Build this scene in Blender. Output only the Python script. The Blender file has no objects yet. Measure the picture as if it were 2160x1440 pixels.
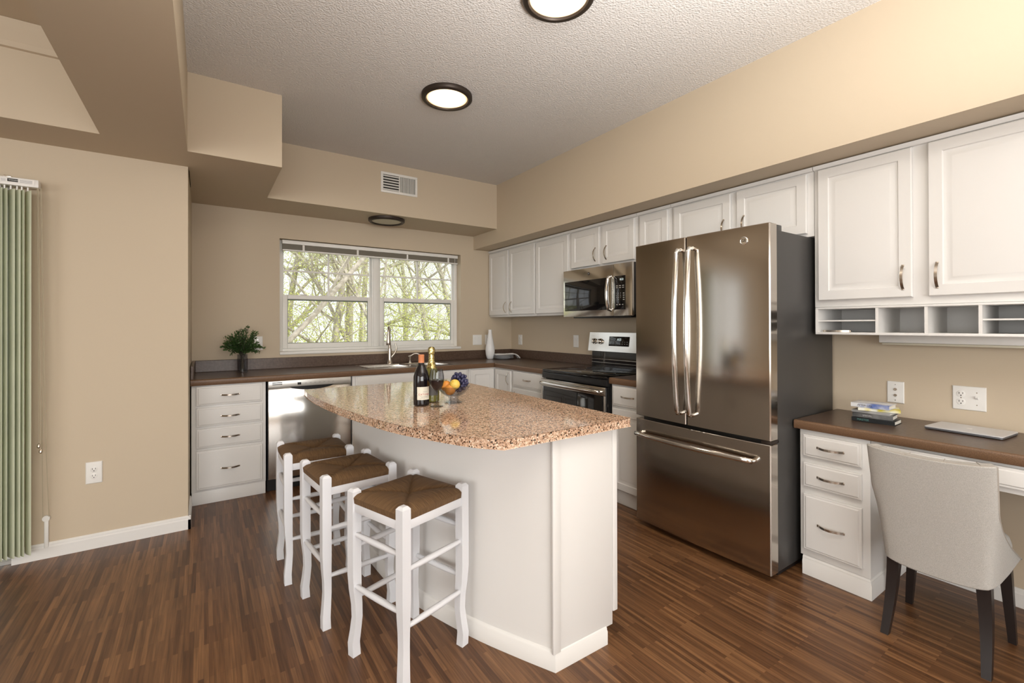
import bpy, bmesh, math, random
from mathutils import Matrix, Vector
random.seed(7)
C = bpy.context.scene.collection
SC = bpy.context.scene
PI = math.pi

# ------------------------------------------------------------------ camera
def make_camera():
    f, px, py = 962.29, 1080.92, 682.15
    yaw, pit, rol = 0.5939, 0.0036, -0.0028
    fw = Vector((math.sin(yaw)*math.cos(pit), math.cos(yaw)*math.cos(pit), math.sin(pit)))
    ri = Vector((math.cos(yaw), -math.sin(yaw), 0)); up = ri.cross(fw)
    r2 = ri*math.cos(rol)+up*math.sin(rol); u2 = -ri*math.sin(rol)+up*math.cos(rol)
    cd = bpy.data.cameras.new('camera'); co = bpy.data.objects.new('camera', cd); C.objects.link(co)
    cd.sensor_width = 36; cd.lens = f/2160*36
    cd.shift_x = -(px-1080)/2160; cd.shift_y = -(720-py)/2160
    cd.clip_start = 0.05
    m = Matrix((r2, u2, -fw)).transposed().to_4x4(); m.translation = (-3.1087, -4.6321, 1.3006)
    co.matrix_world = m
    SC.camera = co
make_camera()

# ------------------------------------------------------------------ world, exposure, added fill lamps, sun
SC.view_settings.view_transform = 'Standard'
SC.view_settings.look = 'None'
SC.view_settings.gamma = 1.0
SC.view_settings.exposure = 0.25
SC.view_settings.use_curve_mapping = False
w = bpy.data.worlds.new('sky'); SC.world = w; w.use_nodes = True
bg = w.node_tree.nodes['Background']
bg.inputs['Color'].default_value = (0.93, 0.97, 1.0, 1); bg.inputs['Strength'].default_value = 1.25

def area(name, loc, rot, sx, sy, power, col):
    l = bpy.data.lights.new(name, 'AREA'); l.shape = 'RECTANGLE'; l.size = sx; l.size_y = sy
    l.energy = power; l.color = col
    o = bpy.data.objects.new(name, l); C.objects.link(o); o.location = loc; o.rotation_euler = rot
    return o
# added fill lamps at unseen openings behind the camera, standing in for window daylight
area('rear_fill_lamp', (-3.85, -8.42, 1.55), (PI/2, 0, 0), 4.4, 1.7, 155, (1.0, 0.98, 0.955))
area('side_fill_lamp', (-7.42, -5.2, 1.5), (PI/2, 0, -PI/2), 3.2, 1.8, 55, (1.0, 0.97, 0.93))
# added unseen fill lamp that brightens the kitchen ceiling like a bounced flash
fl = area('added_ceiling_fill', (-2.3, -5.0, 1.35), (0, 0, 0), .7, .7, 78, (1.0, 0.97, 0.93)); fl.data.spread = math.radians(125)
fl.rotation_euler = Vector((.06, .22, 1)).to_track_quat('-Z', 'Y').to_euler()
# sun on the trees outside
sl = bpy.data.lights.new('sun', 'SUN'); sl.energy = 2.4; sl.angle = .02; sl.color = (1, .97, .88)
so = bpy.data.objects.new('sun', sl); C.objects.link(so); so.rotation_euler = Vector((-.45, .62, -.62)).to_track_quat('-Z', 'Y').to_euler()

# ------------------------------------------------------------------ materials
def nt(name):
    m = bpy.data.materials.new(name); m.use_nodes = True
    t = m.node_tree; b = t.nodes['Principled BSDF']
    return m, t, b
def mat(name, col, rough=0.5, metal=0.0, spec=0.5, bump=0, bscale=200, bdist=.004, coat=0, emit=None, estr=0, alpha=None, trans=0, ior=1.45, aniso=0, sub=0):
    m, t, b = nt(name)
    b.inputs['Base Color'].default_value = (*col, 1); b.inputs['Roughness'].default_value = rough
    b.inputs['Metallic'].default_value = metal; b.inputs['Specular IOR Level'].default_value = spec
    b.inputs['IOR'].default_value = ior
    if coat: b.inputs['Coat Weight'].default_value = coat
    if trans: b.inputs['Transmission Weight'].default_value = trans
    if aniso: b.inputs['Anisotropic'].default_value = aniso
    if emit:
        b.inputs['Emission Color'].default_value = (*emit, 1); b.inputs['Emission Strength'].default_value = estr
    if bump:
        tc = t.nodes.new('ShaderNodeTexCoord'); n = t.nodes.new('ShaderNodeTexNoise'); n.inputs['Scale'].default_value = bscale
        n.inputs['Detail'].default_value = 4
        bp = t.nodes.new('ShaderNodeBump'); bp.inputs['Strength'].default_value = bump; bp.inputs['Distance'].default_value = bdist
        t.links.new(tc.outputs['Object'], n.inputs['Vector']); t.links.new(n.outputs['Fac'], bp.inputs['Height']); t.links.new(bp.outputs['Normal'], b.inputs['Normal'])
    return m
def ramp(t, stops, interp='LINEAR'):
    r = t.nodes.new('ShaderNodeValToRGB'); e = r.color_ramp.elements; r.color_ramp.interpolation = interp
    while len(e) > 1: e.remove(e[-1])
    e[0].position = stops[0][0]; e[0].color = (*stops[0][1], 1)
    for p, c in stops[1:]:
        k = e.new(p); k.color = (*c, 1)
    return r
def noise_mix(name, c1, c2, scale, rough, bump=0, stretch=(1, 1, 1), metal=0, spec=0.5, detail=5, lo=.35, hi=.65):
    m, t, b = nt(name)
    tc = t.nodes.new('ShaderNodeTexCoord'); mp = t.nodes.new('ShaderNodeMapping'); mp.inputs['Scale'].default_value = stretch
    n = t.nodes.new('ShaderNodeTexNoise'); n.inputs['Scale'].default_value = scale; n.inputs['Detail'].default_value = detail
    r = ramp(t, [(lo, c1), (hi, c2)])
    t.links.new(tc.outputs['Object'], mp.inputs['Vector']); t.links.new(mp.outputs['Vector'], n.inputs['Vector'])
    t.links.new(n.outputs['Fac'], r.inputs['Fac']); t.links.new(r.outputs['Color'], b.inputs['Base Color'])
    b.inputs['Roughness'].default_value = rough; b.inputs['Metallic'].default_value = metal; b.inputs['Specular IOR Level'].default_value = spec
    if bump:
        bp = t.nodes.new('ShaderNodeBump'); bp.inputs['Strength'].default_value = bump; bp.inputs['Distance'].default_value = 0.002
        t.links.new(n.outputs['Fac'], bp.inputs['Height']); t.links.new(bp.outputs['Normal'], b.inputs['Normal'])
    return m

def floor_mat():
    m, t, b = nt('wood_strip_floor')
    L = t.links.new
    tc = t.nodes.new('ShaderNodeTexCoord'); mp = t.nodes.new('ShaderNodeMapping'); mp.inputs['Rotation'].default_value = (0, 0, PI/2)
    L(tc.outputs['Object'], mp.inputs['Vector'])
    br = t.nodes.new('ShaderNodeTexBrick'); br.inputs['Scale'].default_value = 1.0
    br.inputs['Brick Width'].default_value = 0.34; br.inputs['Row Height'].default_value = 0.017; br.inputs['Mortar Size'].default_value = 0.0005
    br.inputs['Color1'].default_value = (0, 0, 0, 1); br.inputs['Color2'].default_value = (1, 1, 1, 1); br.inputs['Mortar'].default_value = (.1, .1, .1, 1)
    br.offset = 0.37; br.inputs['Bias'].default_value = 0
    L(mp.outputs['Vector'], br.inputs['Vector'])
    r = ramp(t, [(0, (0.088, 0.039, 0.017)), (.35, (0.132, 0.061, 0.026)), (.7, (0.172, 0.083, 0.036)), (1, (0.228, 0.114, 0.050))])
    L(br.outputs['Color'], r.inputs['Fac'])
    mp2 = t.nodes.new('ShaderNodeMapping'); mp2.inputs['Scale'].default_value = (60, 2.2, 1)
    L(tc.outputs['Object'], mp2.inputs['Vector'])
    n = t.nodes.new('ShaderNodeTexNoise'); n.inputs['Scale'].default_value = 2.0; n.inputs['Detail'].default_value = 6
    L(mp2.outputs['Vector'], n.inputs['Vector'])
    r2 = ramp(t, [(.3, (.62, .60, .58)), (.7, (1.28, 1.25, 1.2))])
    L(n.outputs['Fac'], r2.inputs['Fac'])
    mx = t.nodes.new('ShaderNodeMix'); mx.data_type = 'RGBA'; mx.blend_type = 'MULTIPLY'; mx.inputs[0].default_value = 1
    L(r.outputs['Color'], mx.inputs[6]); L(r2.outputs['Color'], mx.inputs[7]); L(mx.outputs[2], b.inputs['Base Color'])
    b.inputs['Roughness'].default_value = 0.36; b.inputs['Specular IOR Level'].default_value = 0.42
    bp = t.nodes.new('ShaderNodeBump'); bp.inputs['Strength'].default_value = 0.12; bp.inputs['Distance'].default_value = 0.001
    L(n.outputs['Fac'], bp.inputs['Height']); L(bp.outputs['Normal'], b.inputs['Normal'])
    return m
def granite_mat():
    m, t, b = nt('speckled_granite'); L = t.links.new
    tc = t.nodes.new('ShaderNodeTexCoord')
    v = t.nodes.new('ShaderNodeTexVoronoi'); v.inputs['Scale'].default_value = 190
    v2 = t.nodes.new('ShaderNodeTexVoronoi'); v2.inputs['Scale'].default_value = 260
    n = t.nodes.new('ShaderNodeTexNoise'); n.inputs['Scale'].default_value = 10; n.inputs['Detail'].default_value = 5
    for q in (v, v2, n): L(tc.outputs['Object'], q.inputs['Vector'])
    s1 = t.nodes.new('ShaderNodeSeparateColor'); L(v.outputs['Color'], s1.inputs['Color'])
    r = ramp(t, [(0, (.06, .042, .03)), (.09, (.28, .17, .11)), (.18, (.54, .36, .25)), (.5, (.66, .46, .33)), (.8, (.74, .56, .42)), (.95, (.82, .70, .57))], 'CONSTANT')
    L(s1.outputs[0], r.inputs['Fac'])
    s2 = t.nodes.new('ShaderNodeSeparateColor'); L(v2.outputs['Color'], s2.inputs['Color'])
    r2 = ramp(t, [(0, (.28, .2, .15)), (.07, (.8, .74, .68)), (.5, (1, 1, 1)), (.9, (1.15, 1.12, 1.1))], 'CONSTANT')
    L(s2.outputs[1], r2.inputs['Fac'])
    mx = t.nodes.new('ShaderNodeMix'); mx.data_type = 'RGBA'; mx.blend_type = 'MULTIPLY'; mx.inputs[0].default_value = 1
    L(r.outputs['Color'], mx.inputs[6]); L(r2.outputs['Color'], mx.inputs[7]); L(mx.outputs[2], b.inputs['Base Color'])
    b.inputs['Roughness'].default_value = 0.07; b.inputs['Specular IOR Level'].default_value = 0.75
    return m
def rush_mat():
    m, t, b = nt('woven_rush'); L = t.links.new
    tc = t.nodes.new('ShaderNodeTexCoord'); sp = t.nodes.new('ShaderNodeSeparateXYZ'); L(tc.outputs['Object'], sp.inputs[0])
    ax = t.nodes.new('ShaderNodeMath'); ax.operation = 'ABSOLUTE'; L(sp.outputs[0], ax.inputs[0])
    ay = t.nodes.new('ShaderNodeMath'); ay.operation = 'ABSOLUTE'; L(sp.outputs[1], ay.inputs[0])
    gt = t.nodes.new('ShaderNodeMath'); gt.operation = 'GREATER_THAN'; L(ax.outputs[0], gt.inputs[0]); L(ay.outputs[0], gt.inputs[1])
    mx = t.nodes.new('ShaderNodeMix'); L(gt.outputs[0], mx.inputs[0]); L(sp.outputs[0], mx.inputs[2]); L(sp.outputs[1], mx.inputs[3])
    cb = t.nodes.new('ShaderNodeCombineXYZ'); L(mx.outputs[0], cb.inputs[0])
    n = t.nodes.new('ShaderNodeTexNoise'); n.inputs['Scale'].default_value = 400; n.inputs['Detail'].default_value = 3; n.noise_dimensions = '3D'
    ml = t.nodes.new('ShaderNodeVectorMath'); ml.operation = 'MULTIPLY'; ml.inputs[1].default_value = (0.06, 0.06, 0.06); L(tc.outputs['Object'], ml.inputs[0])
    ad = t.nodes.new('ShaderNodeVectorMath'); L(cb.outputs[0], ad.inputs[0]); L(ml.outputs[0], ad.inputs[1]); L(ad.outputs[0], n.inputs['Vector'])
    r = ramp(t, [(.22, (.062, .031, .012)), (.5, (.145, .078, .030)), (.78, (.23, .132, .055))])
    L(n.outputs['Fac'], r.inputs['Fac']); L(r.outputs['Color'], b.inputs['Base Color']); b.inputs['Roughness'].default_value = .75
    bp = t.nodes.new('ShaderNodeBump'); bp.inputs['Strength'].default_value = .8; bp.inputs['Distance'].default_value = .004
    L(n.outputs['Fac'], bp.inputs['Height']); L(bp.outputs['Normal'], b.inputs['Normal'])
    return m
def steel_mat(name, col, rough, vertical=True, var=.12):
    m, t, b = nt(name); L = t.links.new
    tc = t.nodes.new('ShaderNodeTexCoord'); mp = t.nodes.new('ShaderNodeMapping')
    mp.inputs['Scale'].default_value = (400, 400, 1.5) if vertical else (1.5, 1.5, 400)
    n = t.nodes.new('ShaderNodeTexNoise'); n.inputs['Scale'].default_value = 1; n.inputs['Detail'].default_value = 3
    L(tc.outputs['Object'], mp.inputs['Vector']); L(mp.outputs['Vector'], n.inputs['Vector'])
    r = ramp(t, [(.2, (rough*(1-var),)*3), (.8, (rough*(1+var),)*3)]); L(n.outputs['Fac'], r.inputs['Fac']); L(r.outputs['Color'], b.inputs['Roughness'])
    b.inputs['Base Color'].default_value = (*col, 1); b.inputs['Metallic'].default_value = 1
    return m
def leaf_mat(name, c1, c2, tr=.35):
    m, t, b = nt(name); L = t.links.new
    tc = t.nodes.new('ShaderNodeTexCoord'); n = t.nodes.new('ShaderNodeTexNoise'); n.inputs['Scale'].default_value = 3.5
    L(tc.outputs['Object'], n.inputs['Vector']); r = ramp(t, [(.3, c1), (.7, c2)]); L(n.outputs['Fac'], r.inputs['Fac'])
    L(r.outputs['Color'], b.inputs['Base Color']); b.inputs['Roughness'].default_value = .5
    tl = t.nodes.new('ShaderNodeBsdfTranslucent'); L(r.outputs['Color'], tl.inputs['Color'])
    ms = t.nodes.new('ShaderNodeMixShader'); ms.inputs[0].default_value = tr
    L(b.outputs[0], ms.inputs[1]); L(tl.outputs[0], ms.inputs[2]); L(ms.outputs[0], t.nodes['Material Output'].inputs['Surface'])
    return m
def glass_mat(name, col=(1, 1, 1), power=4, edge=.55):
    # thin clear pane: straight see-through with a mirror share
    m = bpy.data.materials.new(name); m.use_nodes = True; t = m.node_tree; t.nodes.clear(); L = t.links.new
    o = t.nodes.new('ShaderNodeOutputMaterial'); tr = t.nodes.new('ShaderNodeBsdfTransparent'); tr.inputs['Color'].default_value = (*col, 1)
    g = t.nodes.new('ShaderNodeBsdfGlossy'); g.inputs['Roughness'].default_value = .01
    lw = t.nodes.new('ShaderNodeLayerWeight'); lw.inputs['Blend'].default_value = .5
    pw = t.nodes.new('ShaderNodeMath'); pw.operation = 'POWER'; pw.inputs[1].default_value = power; L(lw.outputs['Facing'], pw.inputs[0])
    f = t.nodes.new('ShaderNodeMath'); f.operation = 'MULTIPLY_ADD'; f.inputs[1].default_value = edge; f.inputs[2].default_value = .035; L(pw.outputs[0], f.inputs[0])
    ms = t.nodes.new('ShaderNodeMixShader'); L(f.outputs[0], ms.inputs[0]); L(tr.outputs[0], ms.inputs[1]); L(g.outputs[0], ms.inputs[2]); L(ms.outputs[0], o.inputs['Surface'])
    return m

M = {}
M['wall'] = mat('tan_wall_paint', (.572, .482, .362), .62, bump=.05, bscale=260, spec=.3)
M['ceiling'] = mat('popcorn_ceiling', (.73, .71, .69), .95, bump=1.0, bscale=110, bdist=.008, spec=.1)
M['white'] = mat('white_cabinet_paint', (.745, .735, .715), .38, spec=.45)
M['white_trim'] = mat('white_trim_paint', (.76, .75, .725), .4)
M['stool_white'] = mat('stool_white_paint', (.74, .75, .78), .38)
M['vinyl'] = mat('white_vinyl', (.80, .79, .75), .4)
M['plate'] = mat('white_plastic', (.80, .79, .76), .35)
M['slot'] = mat('dark_slot', (.03, .028, .025), .6)
M['floor'] = floor_mat()
M['granite'] = granite_mat()
M['laminate'] = noise_mix('brown_laminate', (.080, .049, .034), (.118, .076, .054), 60, .30, .04, spec=.40)
M['laminate_edge'] = noise_mix('brown_laminate_edge', (.120, .066, .036), (.200, .115, .064), 340, .38, .05, stretch=(1, 1, 1), spec=.45)
M['fridge_steel'] = steel_mat('brushed_fridge_steel', (.50, .455, .405), .14)
M['steel'] = steel_mat('brushed_steel', (.66, .64, .60), .15, False)
M['chrome'] = mat('polished_steel', (.80, .79, .77), .12, 1)
M['nickel'] = mat('brushed_nickel', (.56, .50, .43), .27, 1)
M['fridge_side'] = mat('grey_fridge_side', (.047, .045, .043), .38, .0, .5, bump=.04, bscale=500)
M['black'] = mat('black_plastic', (.012, .012, .013), .32)
M['black_glass'] = mat('black_glass', (.006, .006, .007), .05, spec=.75)
M['bronze'] = mat('dark_bronze', (.045, .033, .026), .45, .5)
def lit_mat():
    # back-lit disc: brightest in the middle, dimmer and warmer out at the rim
    m, t, b = nt('lit_diffuser'); L = t.links.new
    tc = t.nodes.new('ShaderNodeTexCoord'); ln = t.nodes.new('ShaderNodeVectorMath'); ln.operation = 'LENGTH'; L(tc.outputs['Object'], ln.inputs[0])
    r = ramp(t, [(.070, (1, .88, .70)), (.108, (.075, .054, .034)), (.131, (.024, .013, .005))]); L(ln.outputs['Value'], r.inputs['Fac'])
    L(r.outputs['Color'], b.inputs['Emission Color']); b.inputs['Emission Strength'].default_value = 38; b.inputs['Base Color'].default_value = (.8, .75, .65, 1)
    return m
M['diffuser'] = lit_mat()
M['diffuser_off'] = mat('unlit_diffuser', (.62, .58, .46), .45)
M['rush'] = rush_mat()
M['linen'] = noise_mix('linen_fabric', (.385, .37, .345), (.525, .51, .48), 480, .9, .3, spec=.15, detail=3, lo=.32, hi=.68)
M['piping'] = mat('linen_piping', (.36, .33, .29), .85)
M['dark_wood'] = mat('espresso_wood', (.018, .013, .012), .35)
M['glass'] = glass_mat('window_glass')
M['clear'] = glass_mat('clear_glass', (.80, .81, .83), 2.5, .5)
M['branch'] = noise_mix('tree_bark', (.34, .30, .24), (.56, .51, .43), 14, .9, .3)
M['vane'] = leaf_mat('vane_painted_green_glow', (.74, .77, .62), (.80, .83, .68), .42)  # green glow of the foliage outside is painted into the vane colour

# ------------------------------------------------------------------ mesh builder
class MB:
    def __init__(s): s.bm = bmesh.new(); s.mi = 0
    def _f(s, vs):
        try:
            f = s.bm.faces.new(vs); f.material_index = s.mi; return f
        except ValueError: return None
    def loft(s, loops, close=True, cap0=True, cap1=True):
        L = [[s.bm.verts.new(p) for p in lp] for lp in loops]; n = len(L[0])
        for a, b in zip(L, L[1:]):
            for i in range(n if close else n-1):
                j = (i+1) % n; s._f((a[i], a[j], b[j], b[i]))
        if cap0: s._f(L[0][::-1])
        if cap1: s._f(L[-1])
        return s
    def box(s, x0, x1, y0, y1, z0, z1, b=0, seg=2):
        if x0 > x1: x0, x1 = x1, x0
        if y0 > y1: y0, y1 = y1, y0
        if z0 > z1: z0, z1 = z1, z0
        vs = [s.bm.verts.new(p) for p in ((x0,y0,z0),(x1,y0,z0),(x1,y1,z0),(x0,y1,z0),(x0,y0,z1),(x1,y0,z1),(x1,y1,z1),(x0,y1,z1))]
        fs = [s._f([vs[i] for i in q]) for q in ((3,2,1,0),(4,5,6,7),(0,1,5,4),(1,2,6,5),(2,3,7,6),(3,0,4,7))]
        if b:
            es = list({e for f in fs for e in f.edges})
            r = bmesh.ops.bevel(s.bm, geom=es, offset=b, segments=seg, profile=.5, affect='EDGES', clamp_overlap=True)
            for f in r['faces']: f.material_index = s.mi
        return s
    def lathe(s, prof, cx=0, cy=0, seg=32, cap0=True, cap1=True):
        return s.loft([[(cx+r*math.cos(2*PI*i/seg), cy+r*math.sin(2*PI*i/seg), z) for i in range(seg)] for r, z in prof], True, cap0, cap1)
    def lathe_y(s, prof, cx, cz, seg=24):   # axis along y
        return s.loft([[(cx+r*math.cos(2*PI*i/seg), y, cz+r*math.sin(2*PI*i/seg)) for i in range(seg)] for r, y in prof])
    def tube(s, pts, r, seg=10, cap=True, flat=1.0):
        pts = [Vector(p) for p in pts]; n = len(pts); R = r if isinstance(r, (list, tuple)) else [r]*n
        loops = []; up = None
        for i in range(n):
            d = (pts[min(i+1, n-1)]-pts[max(i-1, 0)]).normalized()
            if up is None:
                up = Vector((0, 0, 1)) if abs(d.z) < .9 else Vector((1, 0, 0))
            a = (up - d*up.dot(d)).normalized(); up = a; b = d.cross(a)
            loops.append([pts[i]+a*R[i]*math.cos(2*PI*k/seg)+b*R[i]*flat*math.sin(2*PI*k/seg) for k in range(seg)])
        return s.loft(loops, True, cap, cap)
    def prism(s, poly, z0, z1, bev=0):
        if bev:
            # rounded lower/upper edge through inset loops
            return s.loft([offset_poly(poly, bev, z0), [(x, y, z0+bev) for x, y in poly], [(x, y, z1-bev) for x, y in poly], offset_poly(poly, bev, z1)])
        return s.loft([[(x, y, z0) for x, y in poly], [(x, y, z1) for x, y in poly]])
    def panel(s, x0, x1, z0, z1, y, steps):   # front faces -y; steps: (inset, dy)
        lps = []
        for ins, dy in steps:
            lps.append([(x0+ins, y+dy, z0+ins), (x1-ins, y+dy, z0+ins), (x1-ins, y+dy, z1-ins), (x0+ins, y+dy, z1-ins)])
        return s.loft(lps)
    def quad(s, a, b, c, d):
        s._f([s.bm.verts.new(p) for p in (a, b, c, d)]); return s
    def sphere(s, c, r, seg=16, rings=10, sq=(1, 1, 1)):
        pr = [(max(math.sin(PI*i/rings), .02)*r, -math.cos(PI*i/rings)*r) for i in range(rings+1)]
        return s.loft([[(c[0]+q*math.cos(2*PI*k/seg)*sq[0], c[1]+q*math.sin(2*PI*k/seg)*sq[1], c[2]+z*sq[2]) for k in range(seg)] for q, z in pr])
def offset_poly(poly, d, z):
    n = len(poly); cx = sum(p[0] for p in poly)/n; cy = sum(p[1] for p in poly)/n; out = []
    for i in range(n):
        p0, p1, p2 = Vector(poly[i-1]), Vector(poly[i]), Vector(poly[(i+1) % n])
        a = (p1-p0).normalized(); b = (p2-p1).normalized()
        na = Vector((-a.y, a.x)); nb = Vector((-b.y, b.x)); k = (na+nb); k = k/max(k.length_squared, .2)*2
        q = p1+k*d; out.append((q.x, q.y, z))
    return out

def obj(name, mb, m, parent=None, smooth=30, label=None, mods=None):
    bm = mb.bm
    bmesh.ops.recalc_face_normals(bm, faces=bm.faces)
    me = bpy.data.meshes.new(name); bm.to_mesh(me); bm.free()
    for q in (m if isinstance(m, (list, tuple)) else [m]): me.materials.append(q)
    if smooth:
        me.polygons.foreach_set('use_smooth', [True]*len(me.polygons))
        me.set_sharp_from_angle(angle=math.radians(smooth))
    o = bpy.data.objects.new(name, me); C.objects.link(o)
    if parent: o.parent = parent
    if label: o['label'] = label
    return o
def thing(name, label, cat, loc=(0, 0, 0), rz=0, group=None):
    o = bpy.data.objects.new(name, None); C.objects.link(o); o.empty_display_size = .1
    o.location = loc; o.rotation_euler = (0, 0, rz); o['label'] = label; o['category'] = cat
    if group: o['group'] = group
    return o
def tag(o, label, cat, group=None):
    o['label'] = label; o['category'] = cat
    if group: o['group'] = group
    return o
def struct(name, mb, m, parent=None, smooth=0):
    o = obj(name, mb, m, parent, smooth)
    if not parent: o['kind'] = 'structure'
    return o
def text(name, body, size, loc, rot, m, parent, ext=.0002, align='CENTER', sx=1):
    cu = bpy.data.curves.new(name, 'FONT'); cu.body = body; cu.size = size; cu.extrude = ext; cu.align_x = align; cu.align_y = 'CENTER'
    q = bpy.data.objects.new('lettering', cu); me = bpy.data.meshes.new_from_object(q); bpy.data.objects.remove(q); bpy.data.curves.remove(cu)
    me.name = name; me.materials.clear(); me.materials.append(m); o = bpy.data.objects.new(name, me); C.objects.link(o); o.location = loc; o.rotation_euler = rot; o.scale = (sx, 1, 1)
    if parent: o.parent = parent
    return o
RW = -PI/2      # things on the right wall: local x runs along the wall toward the viewer's side, local -y faces the room

# ------------------------------------------------------------------ the setting
ZC, ZB, ZR, XS, YB = 2.793, 2.326, 2.175, -.524, -.511
XL, XR, YR = -7.5, 0.0, -8.5
struct('floor', MB().box(XL-.1, .1, YR-.1, .2, -.1, 0), M['floor'])
struct('ceiling', MB().box(-3.38, .1, YR-.1, .2, ZC, ZC+.1), M['ceiling'])
struct('ceiling_living', MB().box(XL-.1, -3.38, YR-.1, .2, ZC+.002, ZC+.1), M['wall'])
struct('wall_right', MB().box(0, .12, YR, .15, 0, ZC), M['wall'])
WX0, WX1, WZ0, WZ1 = -2.54, -.69, 1.06, 2.10
b = MB()
b.box(-3.3, WX0, 0, .16, 0, ZC); b.box(WX1, 0, 0, .16, 0, ZC); b.box(WX0, WX1, 0, .16, 0, WZ0); b.box(WX0, WX1, 0, .16, WZ1, ZC)
struct('wall_back', b, M['wall'])
b = MB()
b.box(-3.98, -3.196, -1.03, -.9, 0, ZC); b.box(XL, -5.85, -1.03, -.9, 0, ZC); b.box(-5.85, -3.98, -1.03, -.9, 2.08, ZC)
b.box(-3.33, -3.196, -.9, .1, 0, ZC)
struct('wall_left', b, M['wall'])
b = MB()
b.box(XL-.1, XL, YR, -.9, 0, .55); b.box(XL-.1, XL, YR, -.9, 2.45, ZC); b.box(XL-.1, XL, YR, -6.9, .55, 2.45); b.box(XL-.1, XL, -3.5, -.9, .55, 2.45)
struct('wall_far_left', b, M['wall'])
b = MB()
b.box(XL, .1, YR-.1, YR, 0, .65); b.box(XL, .1, YR-.1, YR, 2.45, ZC); b.box(XL, -6.15, YR-.1, YR, .65, 2.45); b.box(-1.55, .1, YR-.1, YR, .65, 2.45)
struct('wall_rear', b, M['wall'])
struct('soffit_back', MB().box(-3.196, XS, YB, 0, ZB, ZC), M['wall'])
struct('soffit_right', MB().box(XS, 0, YR, 0, ZR, ZC), M['wall'])
struct('soffit_corner', MB().box(-3.191, -2.692, -1.353, YB, ZB, ZC), M['wall'])
b = MB(); b.box(-3.571, -3.191, YR, -.95, ZB, ZC); b.box(XL, -3.571, -1.388, -1.03, ZB, ZC)
struct('beam', b, M['wall'])
b = MB()
b.loft([[(x, -1.388, 2.672), (x, -1.405, 2.675), (x, -1.412, 2.70), (x, -1.44, 2.76), (x, -1.45, 2.794), (x, -1.388, 2.794)] for x in (XL, -3.5712)])
struct('trim_1', b, M['wall'])

def baseboard(name, segs, h=.085, t=.014):
    # segs: list of (x0,y0,x1,y1, nx,ny) wall lines with outward normal
    b = MB()
    for x0, y0, x1, y1, nx, ny in segs:
        prof = [(0, 0), (t, 0), (t, h*.72), (t*.7, h*.8), (t*.7, h*.9), (t*.3, h), (0, h)]
        b.loft([[(x+nx*d, y+ny*d, z) for d, z in prof] for x, y in ((x0, y0), (x1, y1))])
    return struct(name, b, M['white_trim'])
baseboard('baseboard_left', [(-3.98, -1.03, -3.182, -1.03, 0, -1), (-3.196, -1.044, -3.196, -.62, 1, 0)])
baseboard('baseboard_right', [(0, -8.4, 0, -3.80, -1, 0)])

# --- kitchen window
def make_window():
    r = bpy.data.objects.new('window_1', None); C.objects.link(r); r['kind'] = 'structure'; r.location = (0, 0, 0)
    y0 = .095
    b = MB()
    for x0, x1, z0, z1 in ((WX0, -2.505, WZ0, WZ1), (-.725, WX1, WZ0, WZ1), (-2.505, -.725, WZ0, 1.085), (-2.505, -.725, 2.035, WZ1), (-1.672, -1.588, 1.085, 2.035)):
        b.box(x0, x1, y0, .155, z0, z1, .004)
    obj('window_frame', b, M['vinyl'], r)
    obj('mullion_cover', MB().box(-1.658, -1.602, y0-.012, y0, 1.085, 2.03, .003), M['vinyl'], r)
    def sash(x0, x1, z0, z1, y, st, rail_t, rail_b, nm, munt):
        b = MB()
        b.box(x0, x0+st, y, y+.03, z0, z1, .003); b.box(x1-st, x1, y, y+.03, z0, z1, .003)
        b.box(x0+st, x1-st, y, y+.03, z0, z0+rail_b, .003); b.box(x0+st, x1-st, y, y+.03, z1-rail_t, z1, .003)
        s = obj(nm, b, M['vinyl'], r)
        obj('pane', MB().box(x0+st-.003, x1-st+.003, y+.013, y+.016, z0+rail_b-.003, z1-rail_t+.003), M['glass'], s)
        bs = MB(); g = .004
        for q in ((x0+st, x0+st+g, z0+rail_b, z1-rail_t), (x1-st-g, x1-st, z0+rail_b, z1-rail_t), (x0+st, x1-st, z0+rail_b, z0+rail_b+g), (x0+st, x1-st, z1-rail_t-g*3, z1-rail_t)):
            bs.box(q[0], q[1], y+.006, y+.0125, q[2], q[3])
        if not munt: obj('glazing_gasket', bs, M['gasket'], s)
        if munt:
            m_ = MB(); cx = (x0+x1)/2; cz = 1.822
            m_.box(cx-.008, cx+.008, y+.008, y+.022, z0+rail_b, z1-rail_t); m_.box(x0+st, x1-st, y+.009, y+.021, cz-.008, cz+.008)
            obj('muntin', m_, M['vinyl'], s)
        return s
    M['gasket'] = mat('dark_gasket', (.14, .17, .14), .6)
    for x0, x1 in ((-2.505, -1.672), (-1.588, -.725)):
        sash(x0+.002, x1-.002, 1.548, 2.032, .125, .012, .02, .03, 'upper_sash', True)
        s = sash(x0, x1, 1.087, 1.592, .094, .043, .040, .048, 'lower_sash', False)
        for k in (.22, .78):
            q = x0+(x1-x0)*k
            obj('sash_lock', MB().box(q-.03, q+.03, .098, .118, 1.592, 1.602, .003), M['vinyl'], s)
    b = MB(); b.box(WX0, WX1-.001, -.012, .094, 1.036, 1.062, .005)
    obj('window_sill', b, M['vinyl'], r)
make_window()

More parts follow.
